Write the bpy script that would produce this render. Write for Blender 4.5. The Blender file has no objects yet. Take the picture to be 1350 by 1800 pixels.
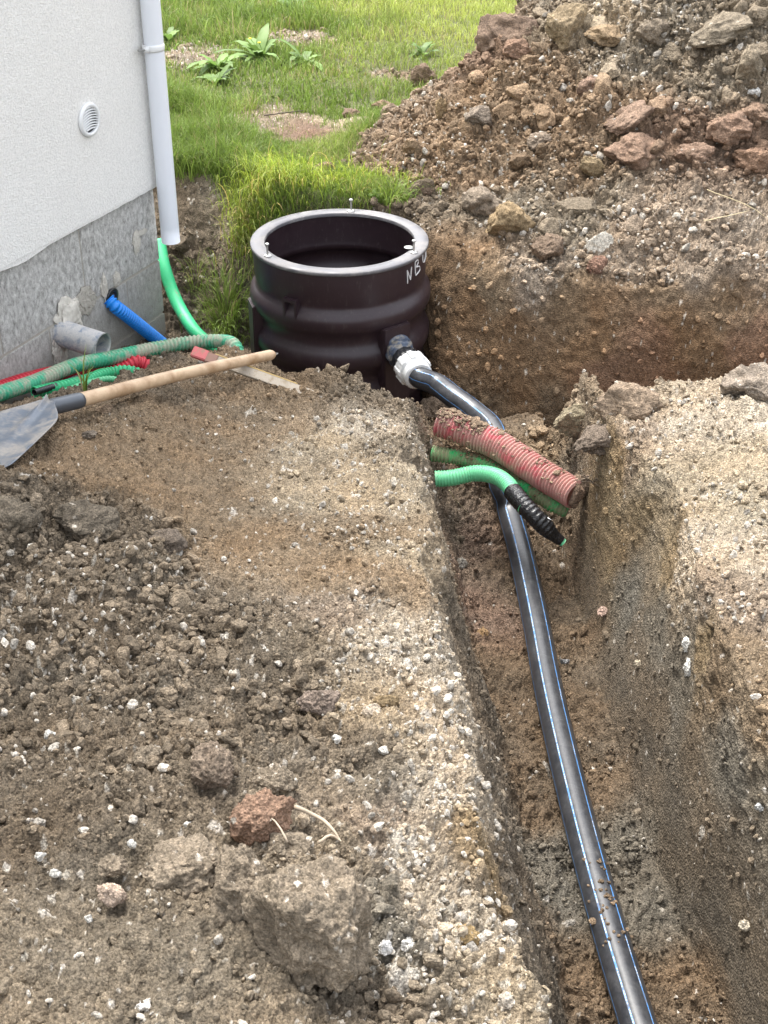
import bpy, bmesh, math, random
import numpy as np
from mathutils import Vector, Matrix
random.seed(7)
RNG = np.random.default_rng(11)
sc = bpy.context.scene
C = sc.collection
R = math.radians

# ------------------------------------------------------------------ camera
PITCH = R(32.0); FPX = 2450.0; CAM = np.array([0.0, 0.0, 2.0])
cam = bpy.data.objects.new('camera', bpy.data.cameras.new('camera'))
C.objects.link(cam); sc.camera = cam
cam.location = CAM; cam.rotation_euler = (R(90) - PITCH, 0, 0)
cam.data.sensor_fit = 'VERTICAL'; cam.data.sensor_height = 36.0
cam.data.lens = 36.0 * FPX / 1800.0
cam.data.clip_start = 0.05; cam.data.clip_end = 500

# ------------------------------------------------------------------ sky, sun, exposure
SUN_EL, SUN_AZ = R(64), R(-32)      # azimuth measured from +Y towards +X
w = bpy.data.worlds.new('World'); sc.world = w; w.use_nodes = True
nt = w.node_tree; nt.nodes.clear()
sky = nt.nodes.new('ShaderNodeTexSky'); sky.sky_type = 'NISHITA'; sky.sun_disc = False
sky.sun_elevation = SUN_EL; sky.sun_rotation = SUN_AZ
sky.air_density = 1.0; sky.dust_density = 4.0
hs = nt.nodes.new('ShaderNodeHueSaturation'); hs.inputs['Saturation'].default_value = 0.25
bg = nt.nodes.new('ShaderNodeBackground'); bg.inputs['Strength'].default_value = 0.15
wo = nt.nodes.new('ShaderNodeOutputWorld')
nt.links.new(sky.outputs[0], hs.inputs['Color']); nt.links.new(hs.outputs[0], bg.inputs[0]); nt.links.new(bg.outputs[0], wo.inputs[0])
sl = bpy.data.lights.new('sun', 'SUN'); sl.energy = 0.85; sl.angle = R(24); sl.color = (1.0, 0.955, 0.88)
so = bpy.data.objects.new('sun', sl); C.objects.link(so)
sd = Vector((math.sin(SUN_AZ) * math.cos(SUN_EL), math.cos(SUN_AZ) * math.cos(SUN_EL), math.sin(SUN_EL)))
so.rotation_euler = sd.to_track_quat('Z', 'Y').to_euler(); so.location = (0, 0, 8)
vs = sc.view_settings
sc.display_settings.display_device = 'sRGB'
vs.view_transform = 'Standard'; vs.look = 'None'; vs.gamma = 1.0; vs.use_curve_mapping = False
vs.exposure = 2.12
sc.cycles.max_bounces = 6; sc.cycles.diffuse_bounces = 3

# ------------------------------------------------------------------ helpers: pixels of the photo -> world
cp, sp = math.cos(PITCH), math.sin(PITCH)
def ray(px, py):
    a, b = (px - 675.0), (900.0 - py)
    return np.array([a, FPX * cp + b * sp, -FPX * sp + b * cp]) / FPX
def W(px, py, z):
    d = ray(px, py); t = (z - CAM[2]) / d[2]
    return CAM + d * t
def WY(px, py, y):
    d = ray(px, py); return CAM + d * (y / d[1])
def lin(r, g, b):
    f = lambda c: ((c / 255 + 0.055) / 1.055) ** 2.4 if c > 10 else c / 255 / 12.92
    return np.array([f(r), f(g), f(b)])
def sstep(a, b, x):
    t = np.clip((x - a) / (b - a), 0, 1); return t * t * (3 - 2 * t)

# ------------------------------------------------------------------ noise (numpy)
_perm = RNG.permutation(256).astype(np.int32); _perm = np.concatenate([_perm, _perm, _perm[:2]])
_g = RNG.normal(size=(256, 3)).astype(np.float32); _g /= np.linalg.norm(_g, axis=1, keepdims=True)
def perlin(p):
    p = p.astype(np.float32); i = np.floor(p).astype(np.int32); f = p - i; i &= 255
    u = f * f * f * (f * (f * 6 - 15) + 10)
    res = 0
    for dx in (0, 1):
        wx = u[:, 0] if dx else 1 - u[:, 0]
        A = _perm[(i[:, 0] + dx) & 255]
        for dy in (0, 1):
            wy = u[:, 1] if dy else 1 - u[:, 1]
            B = _perm[(A + i[:, 1] + dy) & 255]
            for dz in (0, 1):
                wz = u[:, 2] if dz else 1 - u[:, 2]
                g = _g[_perm[(B + i[:, 2] + dz) & 255]]
                res = res + wx * wy * wz * (g[:, 0] * (f[:, 0] - dx) + g[:, 1] * (f[:, 1] - dy) + g[:, 2] * (f[:, 2] - dz))
    return res * 1.5
def fbm(p, o=4, gain=0.5):
    a, s, r = 1.0, 1.0, 0
    for k in range(o):
        r = r + a * perlin(p * s + 17.3 * k); a *= gain; s *= 2.03
    return r
def _hash(ix, iy, iz, k):
    h = (ix.astype(np.int64) * 73856093) ^ (iy.astype(np.int64) * 19349663) ^ (iz.astype(np.int64) * 83492791) ^ (k * 2654435761)
    h = (h ^ (h >> 13)) * 1274126177; h &= 0xFFFFFFFF; h ^= h >> 16; h = (h * 2246822519) & 0xFFFFFFFF
    return ((h >> 8) & 0xFFFF).astype(np.float32) / 65535.0
def stones(p, cell, prob, rmin=0.22, rmax=0.5):
    """union of random stones: height over the surface, and a random id of the stone at each point"""
    n = len(p); q = (p / cell).astype(np.float32); i = np.floor(q).astype(np.int32); f = q - i
    H = np.zeros(n, np.float32); ID = np.zeros(n, np.float32)
    for dx in (-1, 0, 1):
        for dy in (-1, 0, 1):
            for dz in (-1, 0, 1):
                cx, cy, cz = i[:, 0] + dx, i[:, 1] + dy, i[:, 2] + dz
                h1 = _hash(cx, cy, cz, 1); h2 = _hash(cx, cy, cz, 2); h3 = _hash(cx, cy, cz, 3); h4 = _hash(cx, cy, cz, 4); h5 = _hash(cx, cy, cz, 5)
                r = rmin + (rmax - rmin) * h4 * h4
                ax, ay = dx + h1 - f[:, 0], dy + h2 - f[:, 1]
                st = 0.7 + 0.6 * h5
                d2 = (ax * st) ** 2 + (ay / st) ** 2 + (dz + h3 - f[:, 2]) ** 2
                hh = np.sqrt(np.maximum(r * r - d2, 0)) * (h5 * 7 % 1 < prob)
                m = hh > H
                H = np.where(m, hh, H); ID = np.where(m, h1 * 0.5 + h5 * 0.5, ID)
    return H * cell, ID

# ------------------------------------------------------------------ materials
def mat(name):
    m = bpy.data.materials.new(name); m.use_nodes = True
    b = m.node_tree.nodes['Principled BSDF']
    return m, m.node_tree, b
def N(t, kind, **kw):
    n = t.nodes.new(kind)
    for k, v in kw.items():
        if hasattr(n, k): setattr(n, k, v)
        else: n.inputs[k].default_value = v
    return n
def noise(t, scale, detail=4, rough=0.6, co=None, dist=0.0):
    n = N(t, 'ShaderNodeTexNoise'); n.inputs['Scale'].default_value = scale
    n.inputs['Detail'].default_value = detail; n.inputs['Roughness'].default_value = rough; n.inputs['Distortion'].default_value = dist
    if co is not None: t.links.new(co, n.inputs['Vector'])
    return n
def ramp(t, fac, stops):
    r = N(t, 'ShaderNodeValToRGB'); e = r.color_ramp.elements
    while len(e) < len(stops): e.new(0.5)
    for k, (p, c) in enumerate(stops):
        e[k].position = p; e[k].color = (*c, 1) if len(c) == 3 else c
    t.links.new(fac, r.inputs[0]); return r
def mixc(t, fac, a, b, mode='MIX'):
    m = N(t, 'ShaderNodeMix', data_type='RGBA', blend_type=mode)
    for s, v in ((m.inputs[0], fac), (m.inputs[6], a), (m.inputs[7], b)):
        if isinstance(v, bpy.types.NodeSocket): t.links.new(v, s)
        elif isinstance(v, (int, float)): s.default_value = v
        else: s.default_value = (*v[:3], 1)
    return m.outputs[2]
def bump(t, b, h, strength, dist):
    n = N(t, 'ShaderNodeBump'); n.inputs['Strength'].default_value = strength; n.inputs['Distance'].default_value = dist
    t.links.new(h, n.inputs['Height']); t.links.new(n.outputs[0], b.inputs['Normal']); return n

def earth_material(name, bumpy=1.0):
    m, t, b = mat(name)
    at = N(t, 'ShaderNodeAttribute'); at.attribute_name = 'Col'
    tc = N(t, 'ShaderNodeTexCoord').outputs['Object']
    n1 = noise(t, 260, 5, 0.7, tc); n2 = noise(t, 60, 4, 0.65, tc)
    r1 = ramp(t, n1.outputs[0], [(0.33, (0.55,) * 3), (0.5, (0.98,) * 3), (0.67, (1.5,) * 3)])
    c = mixc(t, 1.0, at.outputs['Color'], r1.outputs[0], 'MULTIPLY')
    r2 = ramp(t, n2.outputs[0], [(0.3, (0.78,) * 3), (0.7, (1.2, 1.19, 1.18))])
    c = mixc(t, 1.0, c, r2.outputs[0], 'MULTIPLY')
    t.links.new(c, b.inputs['Base Color']); b.inputs['Roughness'].default_value = 0.92
    b.inputs['Specular IOR Level'].default_value = 0.25
    vo = N(t, 'ShaderNodeTexVoronoi'); vo.inputs['Scale'].default_value = 170; t.links.new(tc, vo.inputs['Vector'])
    r3 = ramp(t, vo.outputs['Color'], [(0.2, (0.78,) * 3), (0.8, (1.25,) * 3)]); c = mixc(t, 1.0, c, r3.outputs[0], 'MULTIPLY'); t.links.new(c, b.inputs['Base Color'])
    a = N(t, 'ShaderNodeMath', operation='ADD'); t.links.new(n1.outputs[0], a.inputs[0]); t.links.new(n2.outputs[0], a.inputs[1])
    a2 = N(t, 'ShaderNodeMath', operation='SUBTRACT'); t.links.new(a.outputs[0], a2.inputs[0]); t.links.new(vo.outputs['Distance'], a2.inputs[1])
    bump(t, b, a2.outputs[0], 1.0 * bumpy, 0.006)
    return m
M_EARTH = earth_material('earth'); M_ROCK = earth_material('rock_surface', 0.7)

def dirty_plastic(name, col, dirt=(0.22, 0.17, 0.12), amount=0.45, scale=25, rough=0.4, light=None):
    m, t, b = mat(name)
    tc = N(t, 'ShaderNodeTexCoord').outputs['Object']
    n = noise(t, scale, 6, 0.7, tc, 0.4); n2 = noise(t, scale * 9, 4, 0.7, tc)
    lo = 0.72 - amount * 0.45
    r = ramp(t, n.outputs[0], [(lo, (0, 0, 0)), (lo + 0.14, (1, 1, 1))])
    k = mixc(t, 0.35, r.outputs[0], n2.outputs[0])
    base = mixc(t, n2.outputs[0], [c * 0.85 for c in col], [min(1, c * 1.15) for c in (light or col)])
    f = N(t, 'ShaderNodeMath', operation='MULTIPLY'); t.links.new(r.outputs[0], f.inputs[0]); t.links.new(n2.outputs[0], f.inputs[1])
    f2 = N(t, 'ShaderNodeMath', operation='MULTIPLY', use_clamp=True); t.links.new(f.outputs[0], f2.inputs[0]); f2.inputs[1].default_value = 1.6
    c = mixc(t, f2.outputs[0], base, dirt)
    t.links.new(c, b.inputs['Base Color'])
    rr = N(t, 'ShaderNodeMapRange'); rr.inputs[3].default_value = rough; rr.inputs[4].default_value = 0.85
    t.links.new(f2.outputs[0], rr.inputs[0]); t.links.new(rr.outputs[0], b.inputs['Roughness'])
    bump(t, b, n2.outputs[0], 0.15, 0.002)
    return m

def plain(name, col, rough=0.5, metal=0.0, scale=40, var=0.12, bstr=0.1):
    m, t, b = mat(name)
    tc = N(t, 'ShaderNodeTexCoord').outputs['Object']
    n = noise(t, scale, 5, 0.65, tc)
    c = mixc(t, n.outputs[0], [x * (1 - var) for x in col], [min(1, x * (1 + var)) for x in col])
    t.links.new(c, b.inputs['Base Color']); b.inputs['Roughness'].default_value = rough; b.inputs['Metallic'].default_value = metal
    bump(t, b, n.outputs[0], bstr, 0.002)
    return m

# ------------------------------------------------------------------ object helpers
def tag(o, label=None, cat=None, group=None, kind=None):
    if label: o['label'] = label
    if cat: o['category'] = cat
    if group: o['group'] = group
    if kind: o['kind'] = kind
    return o
def mesh_np(name, V, F, m, parent=None, col=None, smooth=True, uniform=True):
    """V (n,3), F (k,4) or (k,3) arrays"""
    me = bpy.data.meshes.new(name); V = np.asarray(V, np.float32); F = np.asarray(F, np.int32)
    me.vertices.add(len(V)); me.vertices.foreach_set('co', V.ravel())
    k = F.shape[1]
    me.loops.add(F.size); me.loops.foreach_set('vertex_index', F.ravel())
    me.polygons.add(len(F)); me.polygons.foreach_set('loop_start', np.arange(0, F.size, k, dtype=np.int32))
    me.polygons.foreach_set('use_smooth', np.full(len(F), smooth))
    me.update(calc_edges=True)
    if col is not None:
        a = me.color_attributes.new('Col', 'FLOAT_COLOR', 'POINT')
        c4 = np.ones((len(V), 4), np.float32); c4[:, :3] = col; a.data.foreach_set('color', c4.ravel())
    me.materials.append(m)
    o = bpy.data.objects.new(name, me); C.objects.link(o)
    if parent: o.parent = parent
    return o
def mesh_bm(name, bm, m, parent=None, smooth=False):
    me = bpy.data.meshes.new(name); bmesh.ops.recalc_face_normals(bm, faces=bm.faces[:]); bm.to_mesh(me); bm.free()
    if smooth:
        for p in me.polygons: p.use_smooth = True
    me.materials.append(m)
    o = bpy.data.objects.new(name, me); C.objects.link(o)
    if parent: o.parent = parent
    return o
def empty(name, loc, label, cat, group=None):
    o = bpy.data.objects.new(name, None); C.objects.link(o); o.location = loc; o.empty_display_size = 0.1
    return tag(o, label, cat, group)
def into(parent, V):      # world coordinates -> coordinates of an unrotated parent empty
    return np.asarray(V, float) - np.array(parent.location)[None, :]

def resample(P, step):
    P = np.asarray(P, float); Q = np.vstack([2 * P[0] - P[1], P, 2 * P[-1] - P[-2]])
    out = []
    for k in range(1, len(Q) - 2):
        p0, p1, p2, p3 = Q[k - 1:k + 3]
        for t in np.linspace(0, 1, 24, endpoint=False):
            out.append(0.5 * (2 * p1 + (p2 - p0) * t + (2 * p0 - 5 * p1 + 4 * p2 - p3) * t * t + (3 * p1 - p0 - 3 * p2 + p3) * t ** 3))
    out.append(P[-1]); out = np.array(out)
    s = np.concatenate([[0], np.cumsum(np.linalg.norm(np.diff(out, axis=0), axis=1))])
    n = max(2, int(s[-1] / step)); ss = np.linspace(0, s[-1], n)
    return np.stack([np.interp(ss, s, out[:, k]) for k in range(3)], 1), ss
def frames(P, up=(0, 0, 1)):
    T = np.gradient(P, axis=0); T /= np.linalg.norm(T, axis=1, keepdims=True)
    up = np.array(up, float); S = np.cross(T, up); S /= np.linalg.norm(S, axis=1, keepdims=True) + 1e-9
    U = np.cross(S, T); return T, S, U
def tube(P, rad, seg=24, cap=True, bore=None):
    """rad: scalar or per-point array. bore: inner radius -> open tube with wall. returns V, F(quads)"""
    n = len(P); T, S, U = frames(P); rad = np.full(n, rad) if np.isscalar(rad) else rad
    a = np.linspace(0, 2 * np.pi, seg, endpoint=False)
    ringpts = lambda P, S, U, r: P[:, None] + r[:, None, None] * (np.cos(a)[None, :, None] * S[:, None] + np.sin(a)[None, :, None] * U[:, None])
    V = ringpts(P, S, U, rad).reshape(-1, 3); F = []
    i, j = np.meshgrid(np.arange(n - 1), np.arange(seg), indexing='ij'); j2 = (j + 1) % seg
    F = np.stack([i * seg + j, (i + 1) * seg + j, (i + 1) * seg + j2, i * seg + j2], -1).reshape(-1, 4)
    if bore is not None:
        nb = min(n, 14)
        for end in (0, 1):
            idx = np.arange(nb) if end == 0 else np.arange(n - 1, n - 1 - nb, -1)
            Vi = ringpts(P[idx], S[idx], U[idx], np.full(nb, bore)).reshape(-1, 3); base = len(V)
            V = np.vstack([V, Vi]); jj = np.arange(seg); jn = (jj + 1) % seg
            e0 = (0 if end == 0 else (n - 1) * seg)
            F = np.vstack([F, np.stack([e0 + jj, e0 + jn, base + jn, base + jj], -1)])
            i, j = np.meshgrid(np.arange(nb - 1), np.arange(seg), indexing='ij'); j2 = (j + 1) % seg
            F = np.vstack([F, np.stack([base + i * seg + j, base + i * seg + j2, base + (i + 1) * seg + j2, base + (i + 1) * seg + j], -1).reshape(-1, 4)])
    elif cap:
        for e, idx in ((0, 0), (1, n - 1)):
            base = len(V); V = np.vstack([V, P[idx][None]])
            jj = np.arange(seg); jn = (jj + 1) % seg; e0 = idx * seg
            F = np.vstack([F, np.stack([e0 + jj, e0 + jn, np.full(seg, base), np.full(seg, base)], -1)])
    return V, F
def clean_quads(F):
    return F
def make_tube(name, P, rad, m, parent=None, seg=24, cap=True, bore=None):
    V, F = tube(np.asarray(P), rad, seg, cap, bore)
    deg = F[:, 2] == F[:, 3]
    me = bpy.data.meshes.new(name)
    if parent is not None: V = into(parent, V)
    o0 = V
    me.from_pydata([tuple(v) for v in o0], [], [tuple(f[:3]) if d else tuple(f) for f, d in zip(F, deg)])
    for p in me.polygons: p.use_smooth = True
    me.materials.append(m); o = bpy.data.objects.new(name, me); C.objects.link(o)
    if parent: o.parent = parent
    return o
def lathe_bm(profile, seg=64):
    """closed profile list of (r, z) joined round the z axis"""
    bm = bmesh.new(); rings = []
    for r, z in profile:
        rings.append([bm.verts.new((r * math.cos(2 * math.pi * k / seg), r * math.sin(2 * math.pi * k / seg), z)) for k in range(seg)])
    for a, b in zip(rings[:-1], rings[1:]):
        for k in range(seg):
            bm.faces.new((a[k], a[(k + 1) % seg], b[(k + 1) % seg], b[k]))
    return bm
def oriented(V, origin, zdir, xdir=None):
    z = Vector(zdir).normalized(); x = Vector(xdir) if xdir is not None else (Vector((0, 0, 1)) if abs(z.z) < 0.9 else Vector((1, 0, 0)))
    x = (x - z * x.dot(z)).normalized(); y = z.cross(x)
    return Matrix(((x.x, y.x, z.x, origin[0]), (x.y, y.y, z.y, origin[1]), (x.z, y.z, z.z, origin[2]), (0, 0, 0, 1)))

# ------------------------------------------------------------------ terrain: macro surface through surveyed points
SURF = [(0,1800,.36),(300,1800,.36),(600,1800,.33),(880,1800,.27),(0,1500,.34),(400,1500,.36),(750,1500,.27),(0,1200,.32),(350,1200,.30),(700,1200,.25),
 (0,1000,.33),(300,1000,.24),(600,1000,.22),(770,1000,.20),(40,890,.34),(300,850,.18),(600,850,.12),(740,850,.11),(100,760,.21),(300,720,.10),(500,720,-.02),(650,720,-.03),
 (60,700,.12),(200,668,.04),(300,620,-.10),(420,605,-.14),(500,650,-.11),(600,655,-.10),(700,705,-.06),
 (300,300,.05),(420,300,.04),(560,345,.05),(700,340,.03),(300,150,.03),(600,150,.02),(400,30,0),(760,100,.0),
 (1060,740,.08),(1190,860,.12),(1350,800,.15),(1230,1150,.15),(1350,1330,.17),(1350,1000,.17),(1160,705,.10),(1350,655,.12),
 (770,430,-.02),(850,470,-.05),(900,490,-.08),(1050,505,-.10),(1200,500,-.06),(1350,450,0),
 (1000,400,.05),(1200,400,.08),(1350,330,.15),(1000,300,.17),(1200,290,.22),(1000,200,.33),(1200,200,.36),(1350,200,.38),(1000,100,.48),(1200,100,.52),(1350,100,.55),
 (1000,0,.62),(1200,0,.70),(1350,0,.72),(850,300,.10),(850,200,.27),(760,300,.08),(760,200,.20),(700,260,.10),(640,260,.06),(840,100,.38),(905,25,.49)]
WSURF = [(-2,9,0),(0,9,0),(.9,9.3,0),(-2,14,0),(1,14,0),(5,14,0),(-3,6,.05),(2,3,.2),(2,1,.2),(1,.8,.2),(-2,1,.36),(0,.6,.36),(3.5,3.5,.15),(-2,3,.3),
 (1.3,7.2,1.05),(1.9,7.4,1.15),(.75,7.5,.25),(.25,7.1,.02),(.55,8.0,.02),(-.15,6.75,.02),(1.6,8.8,.3),(3,7.2,1.1),(3,9.5,.1),(5,9.5,0),(3,5.3,.15),(5,5,.2),(5,2,.2),(-4,3,.2),(-4,10,0),(1.6,10,0)]
cpnt = np.array([W(*s) for s in SURF] + [list(p) for p in WSURF])
def _tps(r2): return 0.5 * r2 * np.log(r2 + 1e-9)
_n = len(cpnt); _A = np.zeros((_n + 3, _n + 3)); _d2 = ((cpnt[:, None, :2] - cpnt[None, :, :2]) ** 2).sum(-1)
_A[:_n, :_n] = _tps(_d2) + np.eye(_n) * 0.002; _A[:_n, _n] = 1; _A[:_n, _n + 1:] = cpnt[:, :2]; _A[_n, :_n] = 1; _A[_n + 1:, :_n] = cpnt[:, :2].T
_w = np.linalg.solve(_A, np.concatenate([cpnt[:, 2], [0, 0, 0]]))
GX = np.arange(-6, 8.001, 0.03); GY = np.arange(0.0, 15.001, 0.03)
_gx, _gy = np.meshgrid(GX, GY); _q = np.stack([_gx.ravel(), _gy.ravel()], 1)
_z = np.zeros(len(_q))
for k in range(0, len(_q), 20000):
    q = _q[k:k + 20000]; d2 = ((q[:, None] - cpnt[None, :, :2]) ** 2).sum(-1)
    _z[k:k + 20000] = _tps(d2) @ _w[:_n] + _w[_n] + q @ _w[_n + 1:]
# far lawn flat
_far = sstep(9.3, 11, _q[:, 1]); _z = _z * (1 - _far) + 0.0 * _far
MACRO = np.clip(_z, -0.3, 1.4).reshape(_gx.shape)
def bil(G, x, y):
    u = np.clip((x - GX[0]) / 0.03, 0, len(GX) - 1.001); v = np.clip((y - GY[0]) / 0.03, 0, len(GY) - 1.001)
    i = u.astype(int); j = v.astype(int); fu = u - i; fv = v - j
    return (G[j, i] * (1 - fu) + G[j, i + 1] * fu) * (1 - fv) + (G[j + 1, i] * (1 - fu) + G[j + 1, i + 1] * fu) * fv

# trench tables (Y -> X), from the photo
LL = np.array([(-1, .2), (1.3, .22), (1.77, .155), (2.16, .125), (2.64, .10), (3.13, .085), (3.49, .065), (3.75, .065), (3.95, .085), (4.5, .06)])
LF = np.array([(-1, .42), (2.0, .40), (2.155, .385), (2.38, .349), (2.8, .323), (3.16, .266), (3.66, .236), (4.08, .24), (4.5, .18)])
RF = np.array([(-1, .85), (1.6, .78), (2.0, .725), (2.19, .675), (2.43, .648), (2.72, .622), (3.25, .600), (3.66, .582), (4.08, .56), (4.5, .60)])
RL = np.array([(-1, .92), (1.6, .86), (2.05, .79), (2.19, .765), (2.45, .745), (2.8, .76), (3.16, .775), (3.4, .70), (3.54, .65), (3.8, .64), (4.5, .68)])
def tab(T, y): return np.interp(y, T[:, 0], T[:, 1])
PIT = [(-2.4, 2.2), (-1.35, 3.2)] + [tuple(W(*p)[:2]) for p in [(60,700,.12),(200,668,.04),(300,620,-.10),(420,605,-.14),(500,650,-.11),(600,655,-.10),(700,705,-.06)]] + \
 [(.14, 4.12), (.28, 4.36), (.52, 4.38), (.64, 4.1), (.68, 3.82), (.82, 3.76), (1.0, 3.78), (1.2, 3.84), (2.6, 4.1), (2.6, 5.2)] + \
 [tuple(W(*p)[:2]) for p in [(1350,450,0),(1200,500,-.06),(1050,505,-.10),(900,490,-.08),(850,470,-.05),(775,430,-.02)]] + \
 [(.13, 5.52), (-.17, 5.60), (-.42, 5.66), (-.62, 5.88), (-.95, 5.92), (-1.3, 6.1), (-2.2, 5.5)]
PIT = np.array(PIT)
def poly_sd(x, y, P):
    """signed distance, positive inside"""
    d = np.full(x.shape, 1e9); ins = np.zeros(x.shape, bool)
    for k in range(len(P)):
        ax, ay = P[k]; bx, by = P[(k + 1) % len(P)]
        ex, ey = bx - ax, by - ay; t = np.clip(((x - ax) * ex + (y - ay) * ey) / (ex * ex + ey * ey), 0, 1)
        d = np.minimum(d, (x - ax - t * ex) ** 2 + (y - ay - t * ey) ** 2)
        c = ((ay > y) != (by > y)) & (x < (bx - ax) * (y - ay) / (by - ay + 1e-12) + ax); ins ^= c
    d = np.sqrt(d); return np.where(ins, d, -d)
MHX, MHY, MHZ = -0.171, 5.10, 0.05
_pg = poly_sd(_gx, _gy, PIT)
def height(x, y):
    shp = x.shape; x = x.ravel(); y = y.ravel()
    wv = np.stack([x * 3.1, y * 3.1, np.zeros_like(x)], 1)
    n1 = perlin(wv + 5) ; n2 = perlin(wv * 2.7 + 31)
    wob = 0.020 * n1 + 0.012 * n2
    z = bil(MACRO, x, y)
    # trench
    n3_ = perlin(np.stack([x * 0 + 3, y * 9, x * 0], 1)) + .6 * perlin(np.stack([x * 0 + 9, y * 23, x * 0], 1))
    ll, lf, rf, rl = tab(LL, y) + wob * 1.5 + .018 * n3_, tab(LF, y) + wob * .6, tab(RF, y) - wob * .5, tab(RL, y) + wob * 1.2
    lf = np.maximum(lf, ll + .05); rl = np.maximum(rl, rf + .03)
    zf = -0.5 + 0.17 * sstep(3.8, 4.18, y) + 0.012 * n2
    tl = np.clip((x - ll) / (lf - ll), 0, 1); tr = np.clip((rl - x) / (rl - rf), 0, 1)
    tl = tl * 0.75 + 0.25 * sstep(0, 1, tl); tr = tr * 0.6 + 0.4 * sstep(0, 1, tr)
    # upper part of the right cut is a broken ledge
    mid = (x - 0.5 * (lf + rf)) / (0.5 * (rf - lf) + 1e-6)
    t = np.minimum(tl, tr) * (1 - sstep(4.42, 4.5, y))
    z = z * (1 - t) + (zf + 0.02 * np.clip(np.abs(mid), 0, 1) ** 3) * t
    # pit
    d = bil(_pg, x, y) + wob * 1.3
    back = sstep(4.6, 4.9, y) * sstep(.0, .25, x); rear = sstep(5.2, 5.5, y) * (1 - sstep(-.5, -.35, x))
    wd = 0.13 + 0.24 * back + 0.22 * rear + 0.35 * back * sstep(.9, 1.5, x)
    fl = np.interp(x, [-1.6, -1.2, -.75, -.55, -.38, 3], [-.27, -.36, -.52, -.56, -.85, -.85])
    fl = fl + 0.14 * sstep(5.35, 5.6, y) + 0.02 * n1
    s = np.clip(d / wd, 0, 1); s = s * .7 + .3 * sstep(0, 1, s)
    z = np.where(d > 0, z * (1 - s) + fl * s, z)
    return z.reshape(shp)

# ---- adaptive grid
NR, NC = 1300, 1200
ys = np.linspace(0.6, 13.5, 6000)
dens = 1.0 / ys * (1 + 1.3 * np.exp(-((ys - 4.85) / .3) ** 2) + .5 * sstep(5, 5.3, ys) * (1 - sstep(6.8, 7.5, ys))) * np.where(ys < 1.15, .4, 1) * np.where(ys > 8, .6, 1)
cd = np.concatenate([[0], np.cumsum((dens[1:] + dens[:-1]) / 2 * np.diff(ys))]); YR = np.interp(np.linspace(0, cd[-1], NR), cd, ys)
XX = np.zeros((NR, NC)); ZZ = np.zeros((NR, NC))
for k0 in range(0, NR, 50):
    yy = YR[k0:k0 + 50]; u = np.linspace(-1, 1, 2200)
    half = 0.40 * yy + 0.85
    xs = u[None, :] * half[:, None]; z = height(xs, np.repeat(yy[:, None], len(u), 1))
    ds = np.sqrt(np.diff(xs, axis=1) ** 2 + (np.diff(z, axis=1) * 0.9) ** 2)
    vis = np.where(np.abs(xs[:, 1:]) < (0.285 * yy + 0.30)[:, None], 1.0, 0.3)
    cs = np.concatenate([np.zeros((len(yy), 1)), np.cumsum(ds * vis, 1)], 1)
    for r in range(len(yy)):
        XX[k0 + r] = np.interp(np.linspace(0, cs[r, -1], NC), cs[r], xs[r])
for _ in range(3):
    XX[1:-1] = (XX[:-2] + 2 * XX[1:-1] + XX[2:]) / 4
YY = np.repeat(YR[:, None], NC, 1)
def smooth2(A, axis, n_):
    A = np.moveaxis(A, axis, 0).copy()
    for _ in range(n_): A[1:-1] = (A[:-2] + 2 * A[1:-1] + A[2:]) / 4
    return np.moveaxis(A, 0, axis)
for it in range(2):      # spread the rows evenly over the slopes that face the camera, then the columns again
    ZZ = height(XX, YY); dd = np.sqrt(np.diff(XX, axis=0) ** 2 * .3 + np.diff(YY, axis=0) ** 2 + (np.diff(ZZ, axis=0) * 1.0) ** 2) / (YY[1:] * cp + 1.06)
    dd *= np.where(YY[1:] < 1.15, .4, 1) * np.where(YY[1:] > 8, .6, 1)
    dd = smooth2(dd, 1, 6); cs = np.concatenate([np.zeros((1, NC)), np.cumsum(dd, 0)], 0)
    for c in range(NC):
        tt = np.linspace(0, cs[-1, c], NR); XX[:, c], YY[:, c] = np.interp(tt, cs[:, c], XX[:, c]), np.interp(tt, cs[:, c], YY[:, c])
    ends = YY[[0, -1]].copy(); YY = smooth2(smooth2(YY, 1, 4), 0, 1); YY[[0, -1]] = ends
    ZZ = height(XX, YY); dd = np.sqrt(np.diff(XX, axis=1) ** 2 + np.diff(YY, axis=1) ** 2 * .5 + (np.diff(ZZ, axis=1) * .9) ** 2) * np.where(np.abs(XX[:, 1:]) < .285 * YY[:, 1:] + .3, 1, .3)
    dd = smooth2(dd, 0, 6); cs = np.concatenate([np.zeros((NR, 1)), np.cumsum(dd, 1)], 1)
    for r in range(NR):
        tt = np.linspace(0, cs[r, -1], NC); XX[r], YY[r] = np.interp(tt, cs[r], XX[r]), np.interp(tt, cs[r], YY[r])
ZZ = height(XX, YY)
Pm = np.stack([XX, YY, ZZ], -1)
def grid_normals(P):
    du = np.gradient(P, axis=1); dv = np.gradient(P, axis=0); n = np.cross(du, dv); n /= np.linalg.norm(n, axis=-1, keepdims=True) + 1e-12
    return n
Nm = grid_normals(Pm)
P0 = Pm.reshape(-1, 3); N0 = Nm.reshape(-1, 3); STEEP = sstep(.85, .45, Nm.reshape(-1, 3)[:, 2]).astype(np.float32)

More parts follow.
